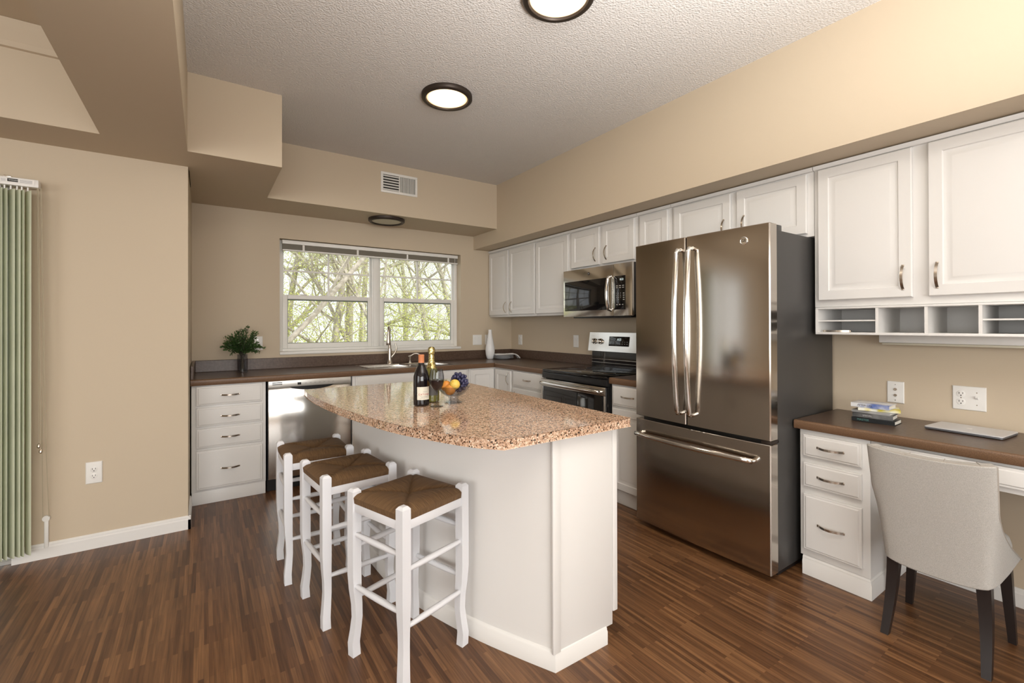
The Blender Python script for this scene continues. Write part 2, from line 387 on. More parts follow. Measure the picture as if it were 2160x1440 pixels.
# --- sliding patio door behind the vertical blind
r = bpy.data.objects.new('door_1', None); C.objects.link(r); r['kind'] = 'structure'
b = MB()
for q in ((-5.85, -5.78, 0.02, 2.08), (-4.05, -3.98, 0.02, 2.08), (-4.95, -4.87, .02, 2.0), (-5.78, -4.05, .02, .09), (-5.78, -4.05, 2.0, 2.08)):
    b.box(q[0], q[1], -.99, -.93, q[2], q[3], .003)
obj('door_frame', b, M['vinyl'], r)
obj('door_pane', MB().box(-5.78, -4.05, -.963, -.957, .09, 2.0), M['glass'], r)
obj('door_track', MB().box(-5.85, -3.98, -1.02, -.9, .001, .02), mat('aluminium_track', (.55, .55, .53), .35, 1), r)

# ------------------------------------------------------------------ shared cabinet pieces
DOOR_STEPS = [(0, .020), (0, .004), (.004, 0), (.050, 0), (.054, .005), (.060, .006), (.068, .006), (.082, .0005), (.086, 0)]
def door_steps(w_, h_):
    k = min(1, min(w_, h_)/2/.125)
    return [(i*k if i > .004 else i, d) for i, d in DOOR_STEPS]
DRAWER_STEPS = [(0, .020), (0, .007), (.003, .005), (.010, .004), (.014, .0005), (.018, 0)]
def pull(parent, cx, y, cz, axis='x', L=.112, name='handle'):
    # arched flat bow pull, bowing towards -y
    loops = []; n = 14; hw = .0055
    for i in range(n+1):
        t = -1+2*i/n
        d = .026*(1-abs(t)**2.2)+.001; s = t*L/2
        th = .0028
        if axis == 'x': loops.append([(cx+s, y-d, cz-hw), (cx+s, y-d-th, cz-hw), (cx+s, y-d-th, cz+hw), (cx+s, y-d, cz+hw)])
        else: loops.append([(cx-hw, y-d, cz+s), (cx-hw, y-d-th, cz+s), (cx+hw, y-d-th, cz+s), (cx+hw, y-d, cz+s)])
    b = MB(); b.loft(loops)
    for sgn in (-1, 1):
        if axis == 'x': b.box(cx+sgn*L/2-.005, cx+sgn*L/2+.005, y-.004, y, cz-hw, cz+hw, .001)
        else: b.box(cx-hw, cx+hw, y-.004, y, cz+sgn*L/2-.005, cz+sgn*L/2+.005, .001)
    return obj(name, b, M['nickel'], parent, 40)
def door(parent, x0, x1, z0, z1, y, handle=None, axis='z', name='door'):
    d = obj(name, MB().panel(x0, x1, z0, z1, y-.020, door_steps(x1-x0, z1-z0)), M['white'], parent, 25)
    if handle: pull(d, handle[0], y-.020, handle[1], axis)
    return d
def drawer(parent, x0, x1, z0, z1, y, handle=True):
    d = obj('drawer', MB().panel(x0, x1, z0, z1, y-.020, DRAWER_STEPS), M['white'], parent, 25)
    if handle: pull(d, (x0+x1)/2, y-.020, (z0+z1)/2 if handle is True else handle, 'x')
    return d

# ------------------------------------------------------------------ wall cabinets along the right wall
ZT = 2.168
def wall_cabinet(label, ya, yb, zb, doors, rail=True):
    """ya > yb are world y of its two ends; doors: (y_a, y_b, z0, z1, handle (y, z) or None)"""
    t = thing('wall_cabinet', label, 'cabinet', (0, ya, zb), RW, 'white wall cabinets under the soffit')
    W = ya-yb
    b = MB(); b.box(.0005, W-.0005, -.305, -.002, 0, ZT-zb, .0015)
    obj('cabinet_body', b, M['white'], t)
    if rail:
        b = MB(); b.loft([[(x, -.306, ZT-zb-.022), (x, -.318, ZT-zb-.02), (x, -.324, ZT-zb-.012), (x, -.326, ZT-zb), (x, -.306, ZT-zb)] for x in (.0005, W-.0005)])
        obj('top_moulding', b, M['white'], t)
    for a, c, z0, z1, h in doors:
        door(t, ya-a, ya-c, z0-zb, z1-zb, -.306, None if not h else (ya-h[0], h[1]-zb))
    return t
wall_cabinet('white two-door wall cabinet in the corner beside the window wall', -.004, -.922, 1.394, [(-.022, -.425, 1.416, 2.132, (-.372, 1.50)), (-.445, -.908, 1.416, 2.132, (-.49, 1.50))])
wall_cabinet('white single-door wall cabinet beside the microwave', -.924, -1.444, 1.394, [(-.935, -1.425, 1.416, 2.134, None)])
wall_cabinet('short white two-door wall cabinet above the microwave', -1.446, -2.236, 1.790, [(-1.472, -1.828, 1.815, 2.136, (-1.785, 1.905)), (-1.866, -2.210, 1.815, 2.136, (-1.915, 1.905))])
wall_cabinet('narrow white wall cabinet between microwave and fridge', -2.238, -2.548, 1.394, [(-2.266, -2.522, 1.416, 2.136, None)])
wall_cabinet('short white two-door wall cabinet above the fridge', -2.550, -3.474, 1.790, [(-2.574, -2.998, 1.808, 2.137, (-2.955, 1.920)), (-3.039, -3.443, 1.808, 2.137, (-3.088, 1.920))])
wall_cabinet('large white two-door wall cabinet above the desk', -3.476, -4.42, 1.394, [(-3.499, -3.900, 1.430, 2.142, (-3.866, 1.525)), (-3.958, -4.385, 1.430, 2.142, (-3.990, 1.525))])

# open pigeonhole organiser under the desk cabinet
t = thing('pigeonhole_shelf', 'white open pigeonhole organiser with small compartments above the desk', 'organizer', (0, -3.484, 1.246), RW)
b = MB(); Wd = .92; H = .1465
b.box(0, Wd, -.32, -.002, 0, .012, .001); b.box(0, Wd, -.32, -.002, H-.010, H, .001); b.box(0, .012, -.32, -.002, .012, H-.010); b.box(Wd-.012, Wd, -.32, -.002, .012, H-.010)
b.box(.012, Wd-.012, -.012, -.002, .012, H-.010)
obj('shelf_frame', b, M['white'], t)
for yy in (-3.760, -3.948, -4.128, -4.32):
    obj('divider', MB().box(-3.484-yy-.006, -3.484-yy+.006, -.318, -.012, .012, H-.010), M['white'], t)
for a, c in ((.012, .270), (.650, .830)):
    obj('shelf', MB().box(a, c, -.312, -.012, .070, .077), M['white'], t)
# loose pull lying in it
t = thing('cabinet_pull', 'loose dark metal drawer pull lying in the pigeonhole nearest the fridge', 'cabinet pull', (-.285, -3.575, 1.2585), RW)
obj('bow', MB().loft([[(s*.06, -.012-.012*(1-s*s), 0), (s*.06, -.008-.012*(1-s*s), 0), (s*.06, -.008-.012*(1-s*s), .011), (s*.06, -.012-.012*(1-s*s), .011)] for s in [i/6-1 for i in range(13)]]), M['nickel'], t, 40)
for s in (-1, 1): obj('foot', MB().box(s*.06-.006, s*.06+.006, -.012, -.002, 0, .011, .001), M['nickel'], t)
# under-cabinet light
t = thing('under_cabinet_light', 'slim white light bar under the pigeonhole organiser above the desk', 'light', (0, -3.70, 1.19), RW)
obj('housing', MB().box(0, .68, -.10, -.003, .012, .054, .004), M['plate'], t)
obj('lens', MB().box(.01, .67, -.095, -.02, 0, .012, .005), M['diffuser_off'], t)

# ------------------------------------------------------------------ microwave
def microwave():
    t = thing('microwave', 'stainless over-the-range microwave with black glass door below the wall cabinet', 'microwave', (0, -1.452, 1.372), RW)
    W, H, D = .806, .414, .40
    obj('casing', MB().box(0, W, -D+.022, -.004, .012, H, .003), M['black'], t)
    obj('underside_vent', MB().box(.10, W-.04, -.37, -.05, -.012, .012, .004), M['black'], t)
    d = obj('door', MB().box(0, .612, -D, -D+.021, 0, H, .003), M['steel'], t)
    b = MB(); b.box(.020, .545, -D-.0012, -D+.002, .052, .312, .001)
    obj('window_glass', b, M['black_glass'], d)
    # vertical bowed handle
    pts = [(.583, -D, .045), (.583, -D-.030, .052)] + [(.583, -D-.030-.018*math.sin(PI*i/10), .052+.262*i/10) for i in range(1, 10)] + [(.583, -D-.030, .314), (.583, -D, .322)]
    obj('handle', MB().tube(pts, [.011]*2+[.0135]*9+[.011]*2, 12), M['chrome'], d, 60)
    c = obj('control_panel', MB().box(.614, W, -D, -D+.021, 0, H, .003), M['steel'], t)
    obj('keypad', MB().box(.622, .738, -D-.0012, -D+.002, .050, .316, .001), M['black_glass'], c)
    txt = mat('keypad_print', (.62, .62, .60), .5)
    disp = mat('display_digits', (.7, .8, .8), .5, emit=(.7, .85, .85), estr=.6)
    R = (PI/2, 0, 0)
    text('clock_digits', '8:22', .022, (.700, -D-.0016, .286), R, disp, c)
    for k, row in enumerate((('1', '2', '3'), ('4', '5', '6'), ('7', '8', '9'), ('0',))):
        for q, ch in enumerate(row):
            text('key_digit', ch, .014, (.645+q*.022 + (.022 if len(row) == 1 else 0), -D-.0016, .178-k*.0165), R, txt, c)
    marks = [(.640+q*.032, .660+q*.032, zz, zz+.005) for zz in (.235, .220) for q in range(3)]
    marks += [(.712, .728, .174-k*.0165, .180-k*.0165) for k in range(4)]+[(.642+q*.030, .656+q*.030, .086, .092) for q in range(3)]
    for q in marks: obj('key_mark', MB().box(q[0], q[1], -D-.0016, -D-.0012, q[2], q[3]), txt, c)
    bd = obj('badge', MB().lathe_y([(.013, -D), (.013, -D-.0015), (.011, -D-.002)], .330, .365, 20), M['bronze'], d)
    text('badge_letters', 'GE', .013, (.330, -D-.0024, .365), R, M['chrome'], bd)
microwave()

# ------------------------------------------------------------------ refrigerator
def fridge():
    y0 = -2.594; t = thing('refrigerator', 'stainless french-door refrigerator with bottom freezer drawer and dark grey side', 'refrigerator', (0, y0, 0), RW)
    W = .868; xb = -.688; xf = -.760
    b = MB(); b.box(.006, W-.006, xb+.004, -.03, .035, 1.786, .006)
    obj('cabinet_body', b, M['fridge_side'], t)
    obj('base_grille', MB().box(.02, W-.02, xb+.03, -.06, .008, .036), M['black'], t)
    for s in (.05, W-.05):
        for yy in (xb+.06, -.10): obj('foot', MB().lathe([(.018, 0), (.018, .01)], s, yy, 12), M['black'], t)
    def curved_door(name, a, c, z0, z1):
        # slightly convex front across the whole width
        n = 12; e = .005; top = []
        for i in range(n+1):
            x = a+e+(c-a-2*e)*i/n; u = (x-W/2)/(W/2)
            top.append((x, xf-.012*(1-u*u)+.004))
        poly = [(a, top[0][1]+e)]+top+[(c, top[-1][1]+e), (c, xb), (a, xb)]
        return obj(name, MB().prism(poly, z0, z1, .003), M['fridge_steel'], t, 35)
    hw = .389
    dl = curved_door('door', .003, hw-.003, .712, 1.815)
    dr = curved_door('door', hw+.003, W-.003, .712, 1.815)
    fz = curved_door('freezer_drawer', .003, W-.003, .035, .692)
    for d, x in ((dl, hw-.034), (dr, hw+.046)):
        yb = xf-.012
        pts = [(x, yb+.006, 1.742), (x, yb-.030, 1.738)]+[(x, yb-.036-.026*math.sin(PI*i/16), 1.72-.925*i/16) for i in range(17)]+[(x, yb-.030, .782), (x, yb+.006, .778)]
        obj('handle', MB().tube(pts, [.012, .0135]+[.0145]*17+[.0135, .012], 14), M['chrome'], d, 60)
    pts = [(.040, xf+.004, .600), (.040, xf-.035, .602)]+[(.045+.735*i/16, xf-.045-.030*math.sin(PI*i/16), .605) for i in range(17)]+[(.785, xf-.035, .602), (.785, xf+.004, .600)]
    obj('handle', MB().tube(pts, [.012, .0135]+[.0145]*17+[.0135, .012], 14), M['chrome'], fz, 60)
    for x in (.10, W-.10):
        obj('hinge_cover', MB().box(x-.085, x+.075, xb-.012, xb+.10, 1.7865, 1.822, .004), M['fridge_side'], t)
    yb = xf-.012*(1-((.736-W/2)/(W/2))**2)+.004
    bd = obj('badge', MB().lathe_y([(.021, yb+.001), (.021, yb-.003), (.018, yb-.0045), (.0165, yb-.0030)], .736, 1.740, 28), M['chrome'], dr)
    text('badge_letters', 'GE', .020, (.736, yb-.0035, 1.740), (PI/2, 0, 0), M['bronze'], bd)
    obj('hinge_bracket', MB().box(W-.055, W-.006, xf+.01, xb+.02, .6935, .7105, .002), M['bronze'], t)
fridge()

# ------------------------------------------------------------------ range
def kitchen_range():
    y0 = -1.464; t = thing('range', 'black and stainless electric range with glass cooktop and raised control panel', 'range', (0, y0, 0), RW)
    W = .776; xf = -.655
    obj('oven_body', MB().box(.002, W-.002, xf+.035, -.006, .05, .895, .002), M['black'], t)
    obj('cooktop', MB().box(0, W, xf+.002, -.075, .8955, .918, .004), M['black_glass'], t)
    bp_ = mat('burner_print', (.07, .07, .075), .3)
    for cx, cy, rr in ((.20, -.48, .11), (.58, -.48, .085), (.20, -.22, .075), (.58, -.22, .10)):
        b = MB(); b.lathe([(rr, .9182), (rr, .9186), (rr-.003, .9186), (rr-.003, .9182)], cx, cy, 40, False, False)
        obj('burner_ring', b, bp_, t)
    obj('front_trim', MB().box(0, W, xf-.003, xf+.034, .845, .894, .004), M['black'], t)
    d = obj('oven_door', MB().box(.004, W-.004, xf-.012, xf+.034, .235, .838, .005), M['black_glass'], t)
    obj('door_trim', MB().box(.004, W-.004, xf-.016, xf-.0125, .775, .838, .001), M['steel'], d)
    for a in (.004, W-.022): obj('door_edge', MB().box(a, a+.018, xf-.0145, xf-.0125, .236, .774), M['steel'], d)
    pts = [(.045, xf-.016, .805), (.045, xf-.048, .805)]+[(.05+(W-.10)*i/12, xf-.055-.012*math.sin(PI*i/12), .808) for i in range(13)]+[(W-.045, xf-.048, .805), (W-.045, xf-.016, .805)]
    obj('handle', MB().tube(pts, [.010, .013]+[.0145]*13+[.013, .010], 12), M['chrome'], d, 60)
    obj('storage_drawer', MB().box(.004, W-.004, xf-.010, xf+.034, .06, .225, .005), M['steel'], t)
    for x in (.04, W-.04):
        for yy in (xf+.08, -.06): obj('foot', MB().lathe([(.016, 0), (.016, .05)], x, yy, 12), M['black'], t)
    # backguard
    g = obj('backguard', MB().loft([[(x, -.074, .918), (x, -.066, 1.06), (x, -.010, 1.06), (x, -.010, .918)] for x in (.012, W-.012)]), M['black_glass'], t)
    b = MB()
    for zz in (.955, .985): b.box(.012, W-.012, -.077, -.070, zz, zz+.004)
    obj('backguard_line', b, M['steel'], g)
    cp = obj('control_panel', MB().loft([[(x, -.110, 1.062), (x, -.084, 1.232), (x, -.010, 1.232), (x, -.010, 1.062)] for x in (0, .006, W-.006, W)]), M['steel'], t)
    def on(x, z, dy=0): # point on sloped face
        return (x, -.110+.026*(z-1.062)/.17-dy, z)
    for k in (.075, .150, W-.150, W-.075):
        p = on(k, 1.150)
        b = MB(); b.lathe_y([(.027, 0), (.027, -.006), (.020, -.008), (.019, -.030), (.015, -.032)], 0, 0, 24); b.box(-.005, .005, -.040, -.03, -.019, .019, .002)
        kn = obj('knob', b, M['chrome'], cp, 40); kn.location = p; kn.rotation_euler = (-.15, 0, 0)
    tilt = math.atan2(.026, .17)
    q = obj('display', MB().box(-.118, .118, -.003, .002, -.043, .043, .012), M['black_glass'], cp); q.location = on(.375, 1.155); q.rotation_euler = (-tilt, 0, 0)
    text('clock_digits', '8:22', .026, (0.005, -.0036, .016), (PI/2, 0, 0), mat('range_digits', (.7, .8, .8), .5, emit=(.75, .9, .9), estr=.6), q)
    b = MB()
    for zz in (-.008, -.026):
        for i in range(8):
            if i in (3, 4) and zz > -.01: continue
            b.box(-.098+i*.027, -.086+i*.027, -.0036, -.003, zz, zz+.006)
    obj('key_marks', b, mat('range_print', (.22, .25, .26), .5), q)
kitchen_range()

# ------------------------------------------------------------------ base cabinets
YF = -.612      # carcass front (doors add 0.02)
def base_box(t, W, zt=.868, toe=.0, name='cabinet_body', toe_h=.095):
    obj(name, MB().box(.0005, W-.0005, YF, -.004, toe_h, zt, .0015), M['white'], t)
    obj('toe_kick', MB().box(.002, W-.002, YF+toe, -.02, .0005, toe_h-.0005, .002), M['white'], t)
# drawer bank beside the dishwasher (back wall)
t = thing('base_cabinet', 'white four-drawer base cabinet beside the dishwasher', 'cabinet', (-3.188, 0, 0), 0, 'white base cabinets')
base_box(t, .475, toe=.004)
for z0, z1 in ((.722, .860), (.570, .704), (.414, .553), (.112, .393)): drawer(t, .030, .450, z0, z1, YF-.001)
# dishwasher
def dishwasher():
    t = thing('dishwasher', 'stainless dishwasher with control strip under the brown counter', 'dishwasher', (-2.706, 0, 0))
    W = .64; y = YF-.022
    obj('tub', MB().box(.006, W-.006, YF, -.02, .10, .866), M['black'], t)
    obj('toe_panel', MB().box(.004, W-.004, YF+.03, YF+.06, .002, .098), M['black'], t)
    d = obj('door', MB().box(.008, W-.008, y, YF-.001, .102, .806, .004), M['steel'], t)
    # control strip with a curved pocket handle under it
    c = obj('control_panel', MB().box(.008, W-.008, y-.006, YF-.001, .816, .868, .003), mat('silver_panel', (.62, .61, .58), .35, .6), t)
    obj('panel_lower', MB().box(.008, W-.008, y-.002, YF-.001, .806, .8155), M['steel'], t)
    poly = [(.155+.34*i/14, .8155-.030*math.sin(PI*i/14)**.6) for i in range(15)]
    b = MB(); b.loft([[(x, yy, z) for x, z in poly] for yy in (y-.0035, y-.0005)])
    obj('pocket_handle', b, M['black'], d)
    obj('display', MB().box(.215, .242, y-.0075, y-.006, .829, .848), M['black'], c)
    b = MB()
    for k in range(2): b.box(.035, .105, y-.0075, y-.006, .838+k*.013, .844+k*.013)
    obj('vent_slot', b, M['slot'], c)
    b = MB()
    for k in range(7): b.box(.27+k*.035, .285+k*.035, y-.0066, y-.006, .838, .842)
    obj('key_marks', b, mat('grey_print', (.38, .37, .36), .5), c)
dishwasher()
t = thing('base_cabinet', 'white sink base cabinet with false fronts below the sink', 'cabinet', (-2.058, 0, 0), 0, 'white base cabinets')
base_box(t, 1.135, toe=.06)
obj('false_front', MB().panel(.025, 1.11, .722, .862, YF-.021, DRAWER_STEPS), M['white'], t, 25)
for a, c, h in ((.025, .555, .50), (.58, 1.11, .635)): door(t, a, c, .112, .700, YF-.001, (h, .60))
# corner cabinet
t = thing('base_cabinet', 'white corner base cabinet where the two counters meet', 'cabinet', (0, 0, 0), 0, 'white base cabinets')
b = MB(); b.prism([(-.921, -.004), (-.921, YF), (YF, YF), (YF, -.936), (-.004, -.936), (-.004, -.004)], .095, .868)
obj('cabinet_body', b, M['white'], t)
b = MB(); b.prism([(-.92, -.02), (-.92, YF+.06), (YF+.06, YF+.06), (YF+.06, -.935), (-.02, -.935), (-.02, -.02)], .0005, .0945)
obj('toe_kick', b, M['white'], t)
door(t, -.912, -.640, .112, .855, YF-.001)
d2 = obj('door', MB().panel(.640, .925, .112, .855, YF-.021, door_steps(.285, .743)), M['white'], t, 25); d2.rotation_euler = (0, 0, RW)
pull(d2, .885, YF-.021, .775, 'z')
t = thing('base_cabinet', 'white drawer base cabinet beside the range on the corner side', 'cabinet', (0, -.938, 0), RW, 'white base cabinets')
base_box(t, .520, toe=.06)
drawer(t, .022, .500, .715, .858, YF-.001)
door(t, .022, .500, .112, .695, YF-.001, (.06, .60))
t = thing('base_cabinet', 'narrow white base cabinet between range and fridge', 'cabinet', (0, -2.246, 0), RW, 'white base cabinets')
base_box(t, .335, toe=.012)
drawer(t, .020, .318, .715, .858, YF-.001)
door(t, .020, .318, .112, .695, YF-.001)

# ------------------------------------------------------------------ worktops
def edge_box(b, poly, z0, z1):
    b.mi = 0; b.prism(poly, z0, z1)
def worktop_mesh(poly, z0, z1, fronts):
    """slab of brown laminate, top face in one material and the rounded front edge strips in the lighter edge material"""
    b = MB(); b.prism(poly, z0, z1)
    b.mi = 1
    for (xa, ya), (xb_, yb_), (nx, ny) in fronts:
        prof = []
        for i in range(9):
            a = PI/2*i/8; prof.append((.012*math.sin(a)-.001, z1-.0120+.012*math.cos(a)+.0003))
        prof = [(-.002, z1+.0003)]+prof+[(.011, z0+.004), (.008, z0-.0005), (-.002, z0-.0005)]
        b.loft([[(x+nx*d, y+ny*d, z) for d, z in prof] for x, y in ((xa, ya), (xb_, yb_))])
    return b
ZW = .914
t = thing('countertop', 'long brown L-shaped laminate countertop under the window', 'countertop', (0, 0, 0))
SX0, SX1, SY0, SY1 = -1.90, -1.08, -.545, -.115   # sink cut-out
b = MB()
zz0 = .8695
for q in ((-3.192, SX0, -.628, -.001), (SX1, -.001, -.628, -.001), (SX0, SX1, -.628, SY0), (SX0, SX1, SY1, -.001), (-.628, -.001, -1.461, -.628)):
    b.box(q[0], q[1], q[2], q[3], zz0, ZW)
b.mi = 1
for (xa, ya), (xb_, yb_), (nx, ny) in (((-3.192, -.628), (-.640, -.628), (0, -1)), ((-.628, -.640), (-.628, -1.461), (-1, 0))):
    prof = [(-.002, ZW+.0003)]+[(.012*math.sin(PI/2*i/8)-.001, ZW-.0120+.012*math.cos(PI/2*i/8)+.0003) for i in range(9)]+[(.011, zz0+.004), (.008, zz0-.0005), (-.002, zz0-.0005)]
    b.loft([[(x+nx*d, y+ny*d, z) for d, z in prof] for x, y in ((xa, ya), (xb_, yb_))])
obj('slab', b, [M['laminate'], M['laminate_edge']], t, 40)
b = MB(); b.box(-3.172, -.022, -.020, -.001, ZW, 1.012, .003); obj('backsplash', b, M['laminate'], t, 0)
b = MB(); b.box(-.020, -.001, -1.461, -.001, ZW, 1.012, .003); obj('backsplash', b, M['laminate'], t, 0)
b = MB(); b.box(-3.192, -3.173, -.622, -.001, ZW, 1.012, .003); obj('side_splash', b, M['laminate'], t, 0)
t = thing('countertop', 'short piece of brown countertop between range and fridge', 'countertop', (0, 0, 0))
obj('slab', worktop_mesh([(-.628, -2.582), (-.001, -2.582), (-.001, -2.243), (-.628, -2.243)], zz0, ZW, [((-.628, -2.243), (-.628, -2.582), (-1, 0))]), [M['laminate'], M['laminate_edge']], t, 40)
obj('backsplash', MB().box(-.020, -.001, -2.582, -2.243, ZW, 1.012, .003), M['laminate'], t, 0)

# ------------------------------------------------------------------ built-in desk
t = thing('desk_counter', 'brown laminate desk top beside the fridge, carrying books and laptop', 'desk top', (0, 0, 0))
obj('slab', worktop_mesh([(-.524, -4.95), (-.001, -4.95), (-.001, -3.467), (-.524, -3.467)], .757, .800, [((-.524, -3.467), (-.524, -4.95), (-1, 0))]), [M['laminate'], M['laminate_edge']], t, 40)
t = thing('desk_pedestal', 'white three-drawer desk pedestal beside the fridge', 'cabinet', (0, -3.486, 0), RW)
obj('cabinet_body', MB().box(0, .305, -.508, -.004, .098, .755, .0015), M['white'], t)
for z0, z1 in ((.618, .730), (.462, .586), (.136, .424)): drawer(t, .020, .275, z0, z1, -.509)
b = MB()
prof = [(0, 0), (.014, 0), (.014, .070), (.010, .078), (.010, .086), (.004, .096), (0, .096)]
b.box(.012, .2955, -.4995, -.007, .0005, .0975)
b.loft([[(.010, -.500-d, z+.0003) for d, z in prof], [(.296+d, -.500-d, z+.0003) for d, z in prof], [(.296+d, -.006, z+.0003) for d, z in prof]])
obj('base_moulding', b, M['white_trim'], t)
t = thing('desk_apron', 'white apron with pencil drawer under the desk top over the knee space', 'desk apron', (0, -3.793, 0), RW)
obj('apron_rail', MB().box(0, 1.15, -.506, -.486, .640, .755, .0015), M['white'], t)
obj('drawer', MB().panel(.050, .72, .662, .742, -.5265, DRAWER_STEPS), M['white'], t, 25)
b = MB(); b.box(1.13, 1.15, -.485, -.004, .0, .755); obj('end_panel', b, M['white'], t)

# ------------------------------------------------------------------ island
def bez(pts, n):   # Catmull-Rom through pts
    P = [Vector(p) for p in pts]; P = [P[0]*2-P[1]]+P+[P[-1]*2-P[-2]]; out = []
    for i in range(1, len(P)-2):
        for k in range(n):
            t_ = k/n; a, b_, c, d = P[i-1], P[i], P[i+1], P[i+2]
            out.append(.5*((2*b_)+(c-a)*t_+(2*a-5*b_+4*c-d)*t_*t_+(3*b_-a-3*c+d)*t_**3))
    out.append(P[-2]); return out
def island():
    arc_top = [tuple(p) for p in bez([(-2.269, -3.336), (-2.345, -3.235), (-2.426, -3.055), (-2.495, -2.86), (-2.55, -2.58), (-2.594, -2.25), (-2.615, -1.90), (-2.606, -1.63)], 5)]
    poly = arc_top+[(-1.640, -1.63), (-1.640, -3.331)]
    top = tag(obj('island_counter', MB().prism(poly, .878, .914, .003), M['granite'], None, 40), 'speckled pink-brown granite island top with a bowed overhanging side', 'island top')
    t = thing('island_cabinet', 'white kitchen island cabinet with a curved back panel, under the granite top', 'kitchen island', (-1.95, -2.5, 0))
    ox, oy = -1.95, -2.5
    L = lambda ps: [(x-ox, y-oy) for x, y in ps]
    arc = [tuple(p) for p in bez([(-2.013, -3.290), (-2.085, -3.145), (-2.172, -2.950), (-2.265, -2.674), (-2.322, -2.403), (-2.340, -2.121), (-2.345, -1.93), (-2.345, -1.73)], 5)]
    body = arc+[(-1.700, -1.73), (-1.700, -3.290)]
    low = arc+[(-1.762, -1.73), (-1.762, -3.290)]
    b = MB(); b.prism(L(body), .118, .877); obj('curved_panel', b, M['white'], t, 40)
    b = MB(); b.prism(L(low), .0005, .1178); obj('plinth', b, M['white'], t, 40)
    # end panel with its two upright trims
    obj('corner_post', MB().box(-2.030-ox, -1.992-ox, -3.302-oy, -3.2905-oy, .066, .877, .003), M['white'], t)
    obj('edge_trim', MB().box(-1.710-ox, -1.684-ox, -3.299-oy, -3.2905-oy, .118, .877, .003), M['white'], t)
    obj('end_panel', MB().box(-1.991-ox, -1.711-ox, -3.2955-oy, -3.2903-oy, .066, .877, .001), M['white'], t)
    # base moulding follows the curve
    prof = [(0, 0), (.014, 0), (.014, .052), (.010, .058), (.010, .064), (.004, .072), (0, .074)]
    path = [Vector(p) for p in arc][::-1]+[Vector((-1.748, -3.290))]
    loops = []
    for i, p in enumerate(path):
        d0 = (path[i]-path[i-1]).normalized() if i else (path[1]-path[0]).normalized()
        d1 = (path[i+1]-path[i]).normalized() if i < len(path)-1 else d0
        n0 = Vector((d0.y, -d0.x)); n1 = Vector((d1.y, -d1.x)); k = n0+n1; k = k*(2/k.length_squared)
        k = k if k.length < 1.6 else k.normalized()*1.6
        loops.append([(p.x+k.x*q-ox, p.y+k.y*q-oy, z+.0003) for q, z in prof])
    obj('base_moulding', MB().loft(loops), M['white_trim'], t, 40)
    # doors on the range side
    for k in range(3):
        d = obj('door', MB().panel(.01+k*.52, .51+k*.52, .14, .86, -.0205, door_steps(.5, .72)), M['white'], t, 25)
        d.rotation_euler = (0, 0, PI/2); d.location = (-1.700-ox, -3.27-oy, 0)
        pull(d, .46+k*.52, -.0205, .74, 'z')
island()

